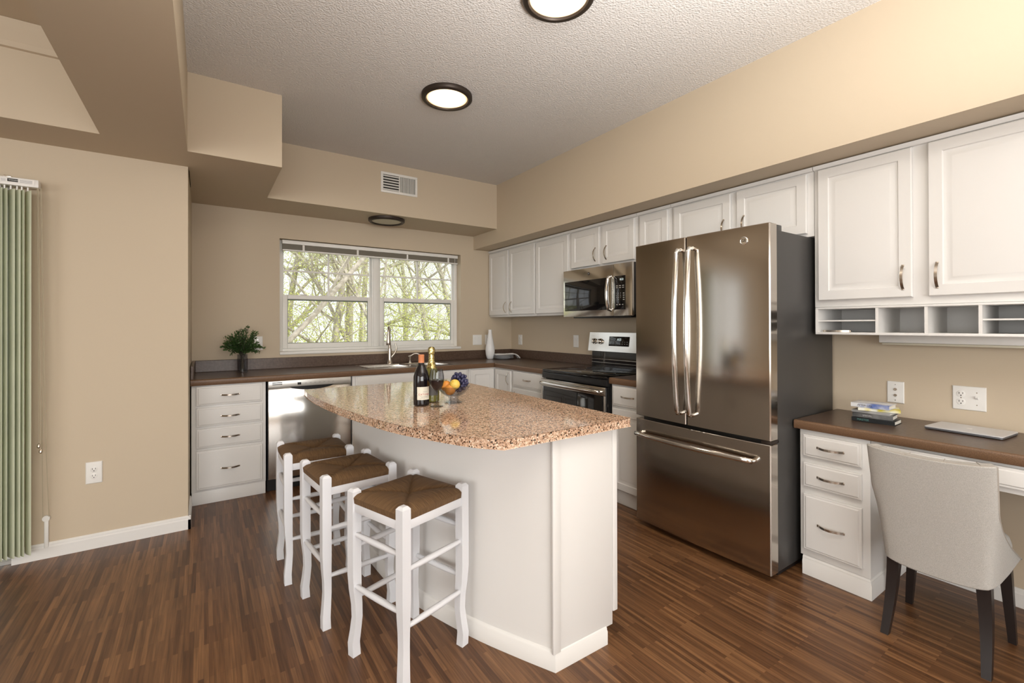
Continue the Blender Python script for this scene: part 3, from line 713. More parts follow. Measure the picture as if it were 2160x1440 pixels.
# ------------------------------------------------------------------ bar stools
def stool_parts(t):
    Wd, D, H = .307, .305, .657
    def leg(sx, sy):
        prof = [(0, .017, .0), (.05, .0165, .002), (.10, .0155, -.003), (.15, .0150, -.007), (.20, .0155, -.006), (.26, .0175, -.002), (.32, .019, 0), (.63, .019, 0), (.647, .0188, 0), (.655, .0125, 0), (.657, .010, 0)]
        loops = []
        for z, h, off in prof:
            cx, cy = sx*(Wd/2+off-.003), sy*(D/2+off-.003)
            loops.append([(cx-h, cy-h, z), (cx+h, cy-h, z), (cx+h, cy+h, z), (cx-h, cy+h, z)])
        return MB().loft(loops)
    for sx in (-1, 1):
        for sy in (-1, 1): obj('leg', leg(sx, sy), M['stool_white'], t, 35)
    def rung(p, q):
        p, q = Vector(p), Vector(q); n = 8
        return MB().tube([p.lerp(q, i/n) for i in range(n+1)], [.0075+.0045*math.sin(PI*i/n)**.7 for i in range(n+1)], 10)
    x, y = Wd/2-.012, D/2-.012
    for sx in (-1, 1):
        for z in (.48, .275): obj('stretcher', rung((sx*Wd/2, -y, z), (sx*Wd/2, y, z)), M['stool_white'], t, 60)
    for sy in (-1, 1):
        for z in (.425, .222): obj('stretcher', rung((-x, sy*D/2, z), (x, sy*D/2, z)), M['stool_white'], t, 60)
    for sx in (-1, 1): obj('seat_rail', MB().box(sx*(Wd/2-.006), sx*(Wd/2+.010), -y, y, .570, .604, .003), M['stool_white'], t)
    for sy in (-1, 1): obj('seat_rail', MB().box(-x, x, sy*(D/2-.006), sy*(D/2+.010), .570, .604, .003), M['stool_white'], t)
    # rush seat: four puffed triangles meeting in the middle
    n = 40; hx, hy = Wd/2+.013, D/2+.013; b = MB(); g = {}; lo = {}
    def cut(i, j):
        u, v = -1+2*i/n, -1+2*j/n
        return max(abs(u), abs(v)), abs(abs(u)-abs(v)), u, v
    def inside(i, j):
        u, v = -1+2*(i+.5)/n, -1+2*(j+.5)/n
        return not (abs(u) > .80 and abs(v) > .80)
    for i in range(n+1):
        for j in range(n+1):
            m_, dd, u, v = cut(i, j)
            z = .643-.016*max(0, (m_-.70)/.30)**2-.013*(1-m_)**1.5-.011*math.exp(-(dd/.075)**2)*(1-.45*m_)+.007*math.sin(PI*min(1, m_))
            g[i, j] = b.bm.verts.new((u*hx, v*hy, z)); lo[i, j] = b.bm.verts.new((u*(hx-.003), v*(hy-.003), .604))
    for i in range(n):
        for j in range(n):
            if not inside(i, j): continue
            b._f((g[i, j], g[i+1, j], g[i+1, j+1], g[i, j+1])); b._f((lo[i, j], lo[i, j+1], lo[i+1, j+1], lo[i+1, j]))
            for (a, c), (di, dj) in ((((i, j), (i+1, j)), (0, -1)), (((i+1, j), (i+1, j+1)), (1, 0)), (((i+1, j+1), (i, j+1)), (0, 1)), (((i, j+1), (i, j)), (-1, 0))):
                q = (i+di, j+dj)
                if not (0 <= q[0] < n and 0 <= q[1] < n and inside(*q)): b._f((g[a], g[c], lo[c], lo[a]))
    bmesh.ops.delete(b.bm, geom=[v for v in b.bm.verts if not v.link_faces], context='VERTS')
    obj('woven_seat', b, M['rush'], t, 50)
def dup(root, loc, rz, label):
    r = root.copy(); C.objects.link(r); r.location = loc; r.rotation_euler = (0, 0, rz); r['label'] = label
    for ch in list(root.children):
        c = ch.copy(); C.objects.link(c); c.parent = r
    return r
st = thing('bar_stool', 'white rush-seat bar stool nearest the foreground, in front of the island end', 'bar stool', (-2.426, -2.873, 0), .324, 'rush-seat stools along the island')
stool_parts(st)
dup(st, (-2.542, -2.386, 0), .103, 'white rush-seat bar stool in the middle of the row of three')
dup(st, (-2.608, -1.936, 0), -.007, 'white rush-seat bar stool nearest the dishwasher')

# ------------------------------------------------------------------ desk chair
def desk_chair():
    t = thing('desk_chair', 'grey linen upholstered chair with dark wood legs facing the desk', 'chair', (-.55, -4.062, 0), 0)
    NS, NT = 24, 26
    def surf(s, tt, inner):
        z = .335+.455*tt
        y = .192*math.sin(s*1.45)/math.sin(1.45)*(.955+.045*tt)
        if tt < .5: z += -.038*(1-abs(s)**2.5)*(1-tt/.5)**2
        lean = -.165-.105*tt
        k = max(0, 1-tt/.62)
        wrap = .012*abs(s)**3+.36*k**1.6*max(0, (abs(s)-.60)/.40)**3
        x = lean+.018*(abs(s)**2)+wrap
        z += -.006*math.cos(s*PI)*tt
        if inner: x += .050; y *= .88
        return (x, y, z)
    def sheet(inner):
        return [[surf(-1+2*i/NS, j/NT, inner) for i in range(NS+1)] for j in range(NT+1)]
    b = MB(); O = sheet(False); I = sheet(True)
    vo = [[b.bm.verts.new(p) for p in r] for r in O]; vi = [[b.bm.verts.new(p) for p in r] for r in I]
    for j in range(NT):
        for i in range(NS):
            b._f((vo[j][i], vo[j][i+1], vo[j+1][i+1], vo[j+1][i])); b._f((vi[j][i], vi[j+1][i], vi[j+1][i+1], vi[j][i+1]))
    for i in range(NS):
        b._f((vo[NT][i], vo[NT][i+1], vi[NT][i+1], vi[NT][i])); b._f((vo[0][i], vi[0][i], vi[0][i+1], vo[0][i+1]))
    for j in range(NT):
        b._f((vo[j][0], vo[j+1][0], vi[j+1][0], vi[j][0])); b._f((vo[j][NS], vi[j][NS], vi[j+1][NS], vo[j+1][NS]))
    sh = obj('backrest', b, M['linen'], t, 60)
    m_ = sh.modifiers.new('soft', 'BEVEL'); m_.width = .010; m_.segments = 3; m_.limit_method = 'ANGLE'; m_.angle_limit = math.radians(50)
    # piping along the outer edge
    path = [O[j][0] for j in range(NT+1)]+[O[NT][i] for i in range(1, NS+1)]+[O[j][NS] for j in range(NT-1, -1, -1)]
    path = [(x-.0005+.006, y*.985, z-.003) for x, y, z in path]
    obj('piping', MB().tube(path, .0042, 8), M['piping'], sh, 60)
    # top band seams of the tufted inside
    for k in (-.62, -.2, .22, .6):
        p0, p1 = surf(k, 1, False), surf(k, 1, True)
        obj('tuft_seam', MB().tube([(p0[0]+.008, p0[1], p0[2]+.0008), (p1[0], p1[1], p1[2]+.0008)], .0016, 6), M['piping'], sh, 60)
    # cushion
    pts = []
    for i in range(24):
        a = 2*PI*i/24; c_, s_ = math.cos(a), math.sin(a)
        pts.append((.045+.215*math.copysign(abs(c_)**.55, c_), .172*math.copysign(abs(s_)**.55, s_)))
    b = MB(); lv = [(.90, .318), (.97, .324), (1.0, .345), (1.0, .405), (.97, .425), (.88, .438), (.5, .446), (.1, .448)]
    b.loft([[(.045+(x-.045)*k, y*k, z) for x, y in pts] for k, z in lv]); obj('seat', b, M['linen'], t, 60)
    pts2 = [(.045+(x-.045)*.97, y*.97) for x, y in pts]
    b = MB()
    b.tube([(x, y, .322) for x, y in pts2+pts2[:2]], .0045, 8); obj('seat_piping', b, M['piping'], t, 60)
    def leg(top, foot, w0, w1):
        loops = []
        for i in range(9):
            k = i/8; p = Vector(foot).lerp(Vector(top), k); w_ = w1+(w0-w1)*k
            if foot[0] < 0: p.x += -.020*math.sin(PI*k)*(-1)
            loops.append([(p.x-w_, p.y-w_, p.z), (p.x+w_, p.y-w_, p.z), (p.x+w_, p.y+w_, p.z), (p.x-w_, p.y+w_, p.z)])
        b = MB().loft(loops); return b
    for sy in (1, -1):
        obj('leg', leg((-.118, sy*.135, .322), (-.178, sy*.151, 0), .021, .0135), M['dark_wood'], t, 35)
        obj('leg', leg((.165, sy*.145, .322), (.172, sy*.165, 0), .019, .012), M['dark_wood'], t, 35)
desk_chair()

# ------------------------------------------------------------------ sink and taps
def sink():
    t = thing('kitchen_sink', 'stainless double-bowl drop-in sink under the window', 'sink', (-1.49, -.33, ZW))
    b = MB(); x0, x1, y0, y1 = -.425, .425, -.230, .230; z = .0035; mx = .02
    bowls = ((x0+.03, mx-.02, y0+.035, y1-.085), (mx+.02, x1-.03, y0+.035, y1-.085))
    ys = [y0, y0+.035, y1-.085, y1]; xs = [x0, x0+.03, mx-.02, mx+.02, x1-.03, x1]
    for i in range(5):
        for j in range(3):
            if j == 1 and i in (1, 3): continue
            b.box(xs[i], xs[i+1], ys[j], ys[j+1], .0006, z)
    obj('rim', b, M['chrome'], t, 0)
    for a, c, d, e in bowls:
        b = MB(); b.loft([[(x, y, zz) for x, y in ((a+k, d+k), (c-k, d+k), (c-k, e-k), (a+k, e-k))] for k, zz in ((0, .003), (.004, -.005), (.012, -.16), (.03, -.175), (.15, -.178))], cap0=False)
        bo = obj('bowl', b, M['steel'], t, 0)
        b = MB(); b.lathe([(.042, -.1775), (.042, -.1745), (.030, -.1745), (.028, -.1765)], (a+c)/2, (d+e)/2, 24); obj('drain', b, M['chrome'], bo)
sink()
def faucet():
    x0, y0 = -1.568, -.150
    t = thing('kitchen_faucet', 'brushed nickel gooseneck kitchen faucet with pull-down spray at the sink', 'faucet', (x0, y0, ZW+.004))
    b = MB(); b.lathe([(.030, 0), (.030, .006), (.024, .012), (.020, .05), (.020, .12), (.018, .15)], 0, 0, 20); obj('base', b, M['nickel'], t, 50)
    pts = [(0, 0, .14), (-.004, -.005, .22), (-.006, -.010, .30)]
    for i in range(10):
        a = PI*i/9; pts.append((-.006-.028*(1-math.cos(a))*.7, -.010-.055*(1-math.cos(a))*.75, .315+.055*math.sin(a)))
    pts.append((pts[-1][0], pts[-1][1], .300))
    obj('spout', MB().tube(pts, [.016, .013, .0115]+[.0115]*10+[.012], 12), M['nickel'], t, 60)
    e = pts[-1]; b = MB(); b.lathe([(.013, .305), (.016, .28), (.021, .22), (.022, .195), (.018, .19)], e[0], e[1], 18); obj('spray_head', b, M['nickel'], t, 50)
    pts = [(.006, 0, .055), (.030, -.006, .085), (.055, -.010, .120), (.064, -.010, .155), (.055, -.006, .205)]
    obj('lever', MB().tube([tuple(p) for p in bez(pts, 5)], [.013-.006*i/20 for i in range(21)], 10), M['nickel'], t, 60)
faucet()
t = thing('soap_dispenser', 'small brushed nickel curved-spout dispenser beside the tall faucet', 'soap dispenser', (-1.355, -.150, ZW+.004))
b = MB(); b.lathe([(.018, 0), (.018, .006), (.011, .010), (.010, .058), (.014, .062), (.014, .070), (.004, .074)], 0, 0, 18); obj('pump_body', b, M['nickel'], t, 50)
obj('spout', MB().tube([tuple(p) for p in bez([(-.022, .0, .066), (.0, 0, .067), (.035, -.010, .088), (.065, -.02, .093), (.095, -.03, .078)], 5)], .0062, 10), M['nickel'], t, 60)

# ------------------------------------------------------------------ outlets and switches
def plate(label, cat, loc, rz, w_, h_, kind):
    t = thing('outlet' if 'outlet' in label else 'wall_switch' if 'switch' in label else 'wall_plate', label, cat, loc, rz)
    obj('plate', MB().panel(-w_/2, w_/2, -h_/2, h_/2, -.006, [(0, .0055), (0, .003), (.003, 0), (.006, -.0004)]), M['plate'], t, 25)
    y = -.0065
    def duplex(cx):
        for s in (-1, 1):
            cz = s*.0195
            f = obj('receptacle', MB().lathe_y([(.0165, y+.002), (.0165, y-.0015), (.0155, y-.002)], cx, cz, 24), M['plate'], t)
            b = MB(); b.box(cx-.0078, cx-.0055, y-.0024, y-.0019, cz-.001, cz+.008); b.box(cx+.0055, cx+.0078, y-.0024, y-.0019, cz, cz+.008); b.lathe_y([(.0026, y-.0019), (.0026, y-.0024)], cx, cz-.0075, 12)
            obj('slots', b, M['slot'], f)
        obj('screw', MB().lathe_y([(.0028, y), (.0024, y-.001)], cx, 0, 12), M['chrome'], t)
    def toggle(cx):
        obj('toggle', MB().loft([[(cx-.005, y, -.004), (cx+.005, y, -.004), (cx+.005, y, .012), (cx-.005, y, .012)], [(cx-.004, y-.011, .006), (cx+.004, y-.011, .006), (cx+.004, y-.011, .014), (cx-.004, y-.011, .014)]]), M['plate'], t)
        for s in (-1, 1): obj('screw', MB().lathe_y([(.0028, y), (.0024, y-.001)], cx, s*.030, 12), M['chrome'], t)
    def rocker(cx):
        obj('rocker', MB().loft([[(cx-.0165, y, -.033), (cx+.0165, y, -.033), (cx+.0165, y, .033), (cx-.0165, y, .033)], [(cx-.0155, y-.001, -.032), (cx+.0155, y-.001, -.032), (cx+.0155, y-.0045, .032), (cx-.0155, y-.0045, .032)]]), M['plate'], t)
    if kind == 'duplex': duplex(0)
    if kind == 'toggle': toggle(0)
    if kind == 'rocker': rocker(0)
    if kind == 'two_rocker': rocker(-.023); rocker(.023)
    if kind == 'combo': duplex(-.028); toggle(.028)
    if kind == 'jacks':
        for s in (-1, 1): obj('jack', MB().lathe_y([(.0075, y), (.007, y-.004), (.004, y-.004), (.003, y-.0005)], 0, s*.016, 16), M['nickel'], t)
        for s in (-1, 1): obj('screw', MB().lathe_y([(.0028, y), (.0024, y-.001)], 0, s*.042, 12), M['chrome'], t)
plate('white duplex outlet on the tan wall beside the vertical blind', 'outlet', (-3.646, -1.0305, .443), 0, .074, .126, 'duplex')
plate('white light switch behind the leafy branches in the glass vase', 'switch', (-2.716, -.0005, 1.147), 0, .078, .122, 'toggle')
plate('white double rocker switch plate between window and white bottle vase', 'switch', (-.477, -.0005, 1.131), 0, .118, .118, 'two_rocker')
plate('white outlet plate half hidden behind the white bottle vase', 'outlet', (-.335, -.0005, 1.131), 0, .074, .118, 'duplex')
plate('white duplex outlet on the range wall close to the corner', 'outlet', (-.0005, -.198, 1.128), RW, .076, .118, 'duplex')
plate('white rocker switch on the wall close to the range control panel', 'switch', (-.0005, -1.177, 1.137), RW, .076, .124, 'rocker')
plate('white plate with two round jacks above the stack of books', 'wall plate', (-.0005, -3.743, .932), RW, .074, .116, 'jacks')
plate('wide white plate with outlet and switch above the laptop', 'outlet', (-.0005, -4.030, .936), RW, .120, .116, 'combo')

# ------------------------------------------------------------------ ceiling lights, vent
def ceiling_light(label, x, y, z, r, lit):
    t = thing('ceiling_light', label, 'ceiling light', (x, y, z), 0, 'round dark-rimmed flush lights')
    b = MB(); b.lathe([(r*.80, -.002), (r*.80, -.022), (r*.84, -.030), (r*.95, -.030), (r, -.022), (r, -.0005)], 0, 0, 56, False, False); b.lathe([(r, -.0005), (r*.8, -.002)], 0, 0, 56, False, False)
    obj('rim', b, M['bronze'], t, 50)
    obj('diffuser', MB().lathe([(r*.80, -.012), (r*.80, -.020), (r*.5, -.024), (.004, -.025)], 0, 0, 56), M['diffuser' if lit else 'diffuser_off'], t, 60)
ceiling_light('lit round ceiling light over the middle of the kitchen, seen whole', -1.802, -1.945, ZC, .163, True)
ceiling_light('lit round ceiling light cut by the top edge of the frame', -1.787, -3.052, ZC, .163, True)
ceiling_light('unlit round light under the soffit above the window', -1.648, -.300, ZB, .170, False)
def vent():
    t = thing('air_vent', 'white air vent grille on the soffit face above the window', 'vent', (-1.598, YB, 2.617))
    W, H = .352, .188
    b = MB()
    b.box(-W/2, W/2, -.008, -.0005, H/2-.022, H/2, .002); b.box(-W/2, W/2, -.008, -.0005, -H/2, -H/2+.022, .002)
    b.box(-W/2, -W/2+.022, -.008, -.0005, -H/2+.022, H/2-.022, .002); b.box(W/2-.022, W/2, -.008, -.0005, -H/2+.022, H/2-.022, .002)
    b.box(-.005, .005, -.0075, -.0005, -H/2+.022, H/2-.022)
    obj('frame', b, M['vinyl'], t)
    obj('duct', MB().box(-W/2+.02, W/2-.02, -.0018, -.0006, -H/2+.02, H/2-.02), M['slot'], t)
    n = 6
    for k in range(n):
        z = -H/2+.032+k*(H-.064)/(n-1)
        obj('slat', MB().loft([[(x, -.0075, z-.008), (x, -.002, z+.004), (x, -.0025, z+.005), (x, -.008, z-.007)] for x in (-W/2+.022, -.005)]), M['vinyl'], t)
    for k in range(12):
        x = .014+k*(W/2-.046)/11
        obj('fin', MB().loft([[(x-.005, -.0075, z), (x+.004, -.002, z), (x+.005, -.0025, z), (x-.004, -.008, z)] for z in (-H/2+.022, H/2-.022)]), M['vinyl'], t)
vent()

# ------------------------------------------------------------------ blinds
def vertical_blind():
    t = thing('vertical_blind', 'pale vertical blind, outdoor green glow painted in, with white headrail, cord and chain at the patio door', 'blind', (-3.86, -1.09, 0))
    obj('headrail', MB().box(-2.1, 0, -.028, .020, 2.058, 2.100, .003), M['plate'], t)
    lab = obj('warning_label', MB().box(-.150, -.015, -.0292, -.028, 2.068, 2.094), M['plate'], t)
    b = MB(); b.box(-.118, -.078, -.0297, -.0292, 2.075, 2.091)
    obj('label_block', b, M['slot'], lab)
    text('label_word', 'WARNING', .0075, (-.095, -.0300, 2.083), (PI/2, 0, 0), M['plate'], lab)
    b = MB()
    for k in range(4): b.box(-.072, -.024, -.0296, -.0292, 2.074+k*.0045, 2.076+k*.0045)
    for k in range(3): b.box(-.142, -.124, -.0296, -.0292, 2.075+k*.005, 2.077+k*.005)
    obj('label_lines', b, mat('label_grey', (.42, .42, .43), .6), lab)
    obj('mount_clip', MB().box(-.135, -.105, -.02, .018, 2.1005, 2.108, .002), M['nickel'], t)
    obj('wall_bracket', MB().box(-.03, -.01, .0205, .0595, 2.07, 2.10, .002), M['plate'], t)
    # stacked vanes, each a gently cupped strip standing nearly edge-on
    for k in range(14):
        x = -.046-k*.0215-.002*math.sin(k*2.1); a = math.radians(62+4*math.sin(k*1.7)); hw = .043; loops = []
        n = 6
        pr = []
        for i in range(n+1):
            s = -1+2*i/n; bow = .006*(1-s*s)
            pr.append((x+math.cos(a)*hw*s-math.sin(a)*bow, -.004-math.sin(a)*hw*s-math.cos(a)*bow))
        for z in (.065, 2.036): loops.append([(p[0], p[1], z) for p in pr]+[(p[0]+.0012, p[1], z) for p in pr[::-1]])
        v = obj('vane', MB().loft(loops), M['vane'], t, 50)
        obj('vane_clip', MB().box(x-.003, x+.003, -.008, 0, 2.030, 2.058), M['plate'], v)
    cordm = mat('cord_beige', (.46, .40, .29), .7)
    obj('pull_cord', MB().tube([(-.008, -.012, 2.06), (-.004, -.01, 1.3), (-.002, -.008, .655)], .0018, 6), cordm, t)
    obj('pull_cord', MB().tube([(-.003, -.016, 2.06), (.002, -.014, 1.3), (.006, -.012, .625)], .0018, 6), cordm, t)
    for x, z in ((-.002, .64), (.006, .61)): obj('cord_weight', MB().lathe([(.003, z+.018), (.007, z+.012), (.008, z), (.005, z-.006)], x, -.010, 12), M['nickel'], t)
    ch = []
    obj('bead_chain', MB().tube([(.004, -.012, 2.06), (.014, -.002, 1.1), (.006, .010, .62), (.004, .04, .235)], .0016, 6), cordm, t)
    obj('bead_chain', MB().tube([(.008, -.012, 2.06), (.018, -.002, 1.1), (.022, .010, .62), (.028, .04, .235)], .0016, 6), cordm, t)
    b = MB(); b.lathe_y([(.016, .038), (.016, .054), (.012, .056)], .016, .225, 18); b.box(.007, .025, .044, .0595, .06, .21, .003)
    obj('chain_tensioner', b, M['plate'], t, 50)
vertical_blind()
def window_blind():
    t = thing('window_blind', 'raised white mini blind gathered at the top of the kitchen window', 'blind', (-1.615, .035, 2.095))
    x0, x1 = -.90, .90
    obj('headrail', MB().box(x0, x1, -.013, .020, -.036, -.002, .002), M['vinyl'], t)
    b = MB()
    for k in range(11): b.box(x0+.004, x1-.004, -.012, .018, -.041-k*.0042, -.039-k*.0042)
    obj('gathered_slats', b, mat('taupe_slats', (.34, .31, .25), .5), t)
    obj('bottom_rail', MB().box(x0+.002, x1-.002, -.014, .020, -.100, -.086, .003), M['vinyl'], t)
    for x in (-.72, -.22, .30, .78): obj('ladder_tape', MB().box(x-.009, x+.009, -.0155, -.0125, -.100, -.038), M['vinyl'], t)
    obj('lift_cord', MB().tube([(.86, -.016, -.03), (.862, -.017, -.22)], .0016, 6), M['vinyl'], t)
    obj('cord_tassel', MB().lathe([(.002, -.22), (.005, -.226), (.006, -.245)], .862, -.017, 10), M['vinyl'], t)
window_blind()

# ------------------------------------------------------------------ things on the island
ZI = .9145
def wine_bottle():
    t = thing('wine_bottle', 'dark red-wine bottle with orange capsule and cream label on the island', 'bottle', (-2.236, -2.548, ZI), 0)
    M['wine_glass_dark'] = mat('dark_bottle_glass', (.006, .005, .007), .06, spec=.7)
    b = MB(); b.lathe([(.030, 0), (.0375, .004), (.038, .012), (.038, .120), (.037, .140), (.031, .163), (.022, .182), (.0155, .196), (.0140, .210), (.0135, .232), (.004, .233)], 0, 0, 40)
    obj('bottle_glass', b, M['wine_glass_dark'], t, 40)
    b = MB(); b.lathe([(.0152, .190), (.0145, .205), (.0140, .236), (.0145, .237), (.0145, .243), (.012, .245), (.003, .2455)], 0, 0, 32, False)
    obj('capsule', b, mat('orange_capsule', (.62, .23, .10), .4), t, 40)
    # curved paper label facing the viewer
    a0 = math.radians(-88); a1 = math.radians(8); r = .0386; n = 20
    vw = math.radians(-114)   # towards the camera
    def wrap(a): return (r*math.cos(a), r*math.sin(a))
    aa = [vw-.52+1.75*i/n for i in range(n+1)]
    b = MB(); b.loft([[(*wrap(a), z) for a in aa] for z in (.030, .092)], close=False, cap0=False, cap1=False)
    lb = obj('label', b, mat('cream_paper', (.72, .69, .58), .6), t, 40)
    red = mat('label_red', (.45, .03, .03), .6); grey = mat('label_grey_print', (.35, .33, .30), .6)
    for i, ch in enumerate('CATENA'):
        a = aa[0]+.30+i*.235
        text('label_letter', ch, .0115, (r*1.012*math.cos(a), r*1.012*math.sin(a), .056), (PI/2, 0, a+PI/2), red, lb)
    b = MB()
    for z, s0, s1 in ((.068, .75, 1.3), (.046, .4, 1.5), (.041, .5, 1.4), (.036, .35, 1.0)):
        a_ = [aa[0]+s0+(s1-s0)*k/8 for k in range(9)]
        b.loft([[(r*1.010*math.cos(a), r*1.010*math.sin(a), zz) for a in a_] for zz in (z, z+.0014)], close=False, cap0=False, cap1=False)
    obj('label_lines', b, grey, lb)
wine_bottle()
def sparkling():
    t = thing('sparkling_wine_bottle', 'green sparkling-wine bottle with gold foil neck behind the red-wine bottle', 'bottle', (-2.150, -2.475, ZI))
    gm = mat('olive_bottle_glass', (.16, .15, .035), .07, spec=.7)
    b = MB(); b.lathe([(.032, 0), (.0385, .004), (.039, .014), (.039, .110), (.036, .138), (.028, .165), (.020, .185), (.015, .205), (.0135, .235), (.004, .24)], 0, 0, 40)
    obj('bottle_glass', b, gm, t, 40)
    b = MB(); b.lathe([(.0272, .170), (.0215, .185), (.0165, .205), (.0150, .232), (.0138, .240), (.0178, .244), (.0180, .262), (.0165, .272), (.010, .277), (.002, .278)], 0, 0, 32, False)
    fo = obj('gold_foil', b, noise_mix('gold_foil', (.20, .14, .03), (.80, .68, .34), 120, .18, .9, metal=1), t, 40)
    b = MB(); aa = [math.radians(-114)-.9+1.8*i/16 for i in range(17)]
    b.loft([[(.0396*math.cos(a), .0396*math.sin(a), z) for a in aa] for z in (.035, .085)], close=False, cap0=False, cap1=False)
    obj('label', b, mat('dark_label', (.10, .09, .08), .5), t, 40)
sparkling()
def wine_glass():
    t = thing('wine_glass', 'stemmed glass of red wine in front of the bottles on the island', 'wine glass', (-2.192, -2.628, ZI))
    b = MB(); b.lathe([(.002, 0), (.031, .0005), (.032, .002), (.012, .006), (.005, .012), (.0032, .030), (.003, .068), (.006, .074), (.020, .084), (.031, .101), (.0355, .122), (.034, .148), (.0285, .178), (.0278, .178), (.0333, .148), (.0347, .122), (.0303, .102), (.0195, .0855), (.006, .078), (.001, .077)], 0, 0, 40)
    obj('glass_body', b, M['clear'], t, 60)
    b = MB(); b.lathe([(.001, .0775), (.006, .0785), (.019, .0862), (.0297, .1023), (.0340, .1215), (.0342, .128), (.001, .128)], 0, 0, 40)
    obj('red_wine', b, mat('red_wine', (.018, .003, .006), .08, spec=.6), t, 40)
wine_glass()
bx, by = -2.075, -2.572
def fruit_bowl():
    t = thing('fruit_bowl', 'clear glass footed bowl full of fruit on the island', 'bowl', (bx, by, ZI))
    b = MB(); b.lathe([(.002, .0), (.042, .0), (.043, .003), (.026, .008), (.024, .012), (.026, .016), (.023, .020), (.025, .025), (.024, .030), (.040, .036), (.062, .052), (.078, .074), (.082, .084), (.0805, .085), (.076, .074), (.060, .055), (.038, .040), (.01, .036), (.001, .036)], 0, 0, 48)
    obj('bowl_body', b, M['clear'], t, 50)
fruit_bowl()
def fruit(name, label, cat, x, y, z, r, m, sq=(1, 1, .96)):
    t = thing(name, label, cat, (bx+.829*x+.560*y, by-.560*x+.829*y, ZI+z))
    b = MB(); b.sphere((0, 0, 0), r, 24, 16, sq); obj('flesh', b, m, t, 180)
    b = MB(); b.lathe([(.0035, r*sq[2]*.94), (.003, r*sq[2]+.002), (.001, r*sq[2]+.0025)], 0, 0, 10); obj('stem_end', b, M['stem'], t)
M['stem'] = mat('brown_stem', (.12, .08, .03), .7)
orange = noise_mix('orange_peel', (.62, .22, .025), (.72, .30, .05), 220, .42, .25)
fruit('orange', 'orange at the wine-glass edge of the glass fruit bowl', 'fruit', -.036, -.004, .083, .028, orange)
fruit('orange', 'low orange in front of the grapes, under the yellow fruit', 'fruit', -.013, -.034, .069, .0275, orange)
fruit('lemon', 'round yellow fruit on top of the glass fruit bowl', 'fruit', .010, -.030, .094, .0265, noise_mix('yellow_peel', (.72, .48, .06), (.80, .58, .14), 160, .4, .2))
def grapes():
    t = thing('grape_bunch', 'bunch of dark blue grapes heaped in the glass fruit bowl', 'grapes', (bx+.028, by+.020, ZI+.06))
    gm = noise_mix('grape_skin', (.012, .014, .05), (.045, .045, .11), 60, .34, 0, spec=.5)
    me = None; rnd = random.Random(3)
    pts = []; V = lambda r_, b_, z_: Vector((.829*r_+.560*b_, -.560*r_+.829*b_, z_))
    solid = [(V(-.036, -.004, .083), .028), (V(-.013, -.034, .069), .0275), (V(.010, -.030, .094), .0265)]
    org = Vector((.028, .020, .06))
    for k in range(6000):
        u = rnd.uniform(-1, 1); v = rnd.uniform(-1, 1); q = rnd.uniform(-1, 1)
        if u*u+v*v+q*q > 1: continue
        wp = V(.026+u*.042, .016+v*.036, .100+q*.046)
        if math.hypot(wp.x, wp.y) > .047+max(0, wp.z-.05)*.62 or wp.z < .052: continue
        if any((wp-c_).length < r_+.0088 for c_, r_ in solid): continue
        p = wp-org
        if all((p-o).length > .0140 for o in pts): pts.append(p)
    pts.sort(key=lambda p: p.x*.56+p.y*.83-p.z*.6)
    for p in pts[:96]:
        if me is None:
            b = MB(); b.sphere((0, 0, 0), .0083, 14, 10, (1, 1, 1.08)); g = obj('grape', b, gm, t, 180); me = g
        else:
            g = me.copy(); C.objects.link(g); g.parent = t
        g.location = p
    obj('grape_stem', MB().tube([(0, 0, .02), (.004, .002, .055), (.010, .004, .066)], .0018, 6), M['stem'], t)
grapes()

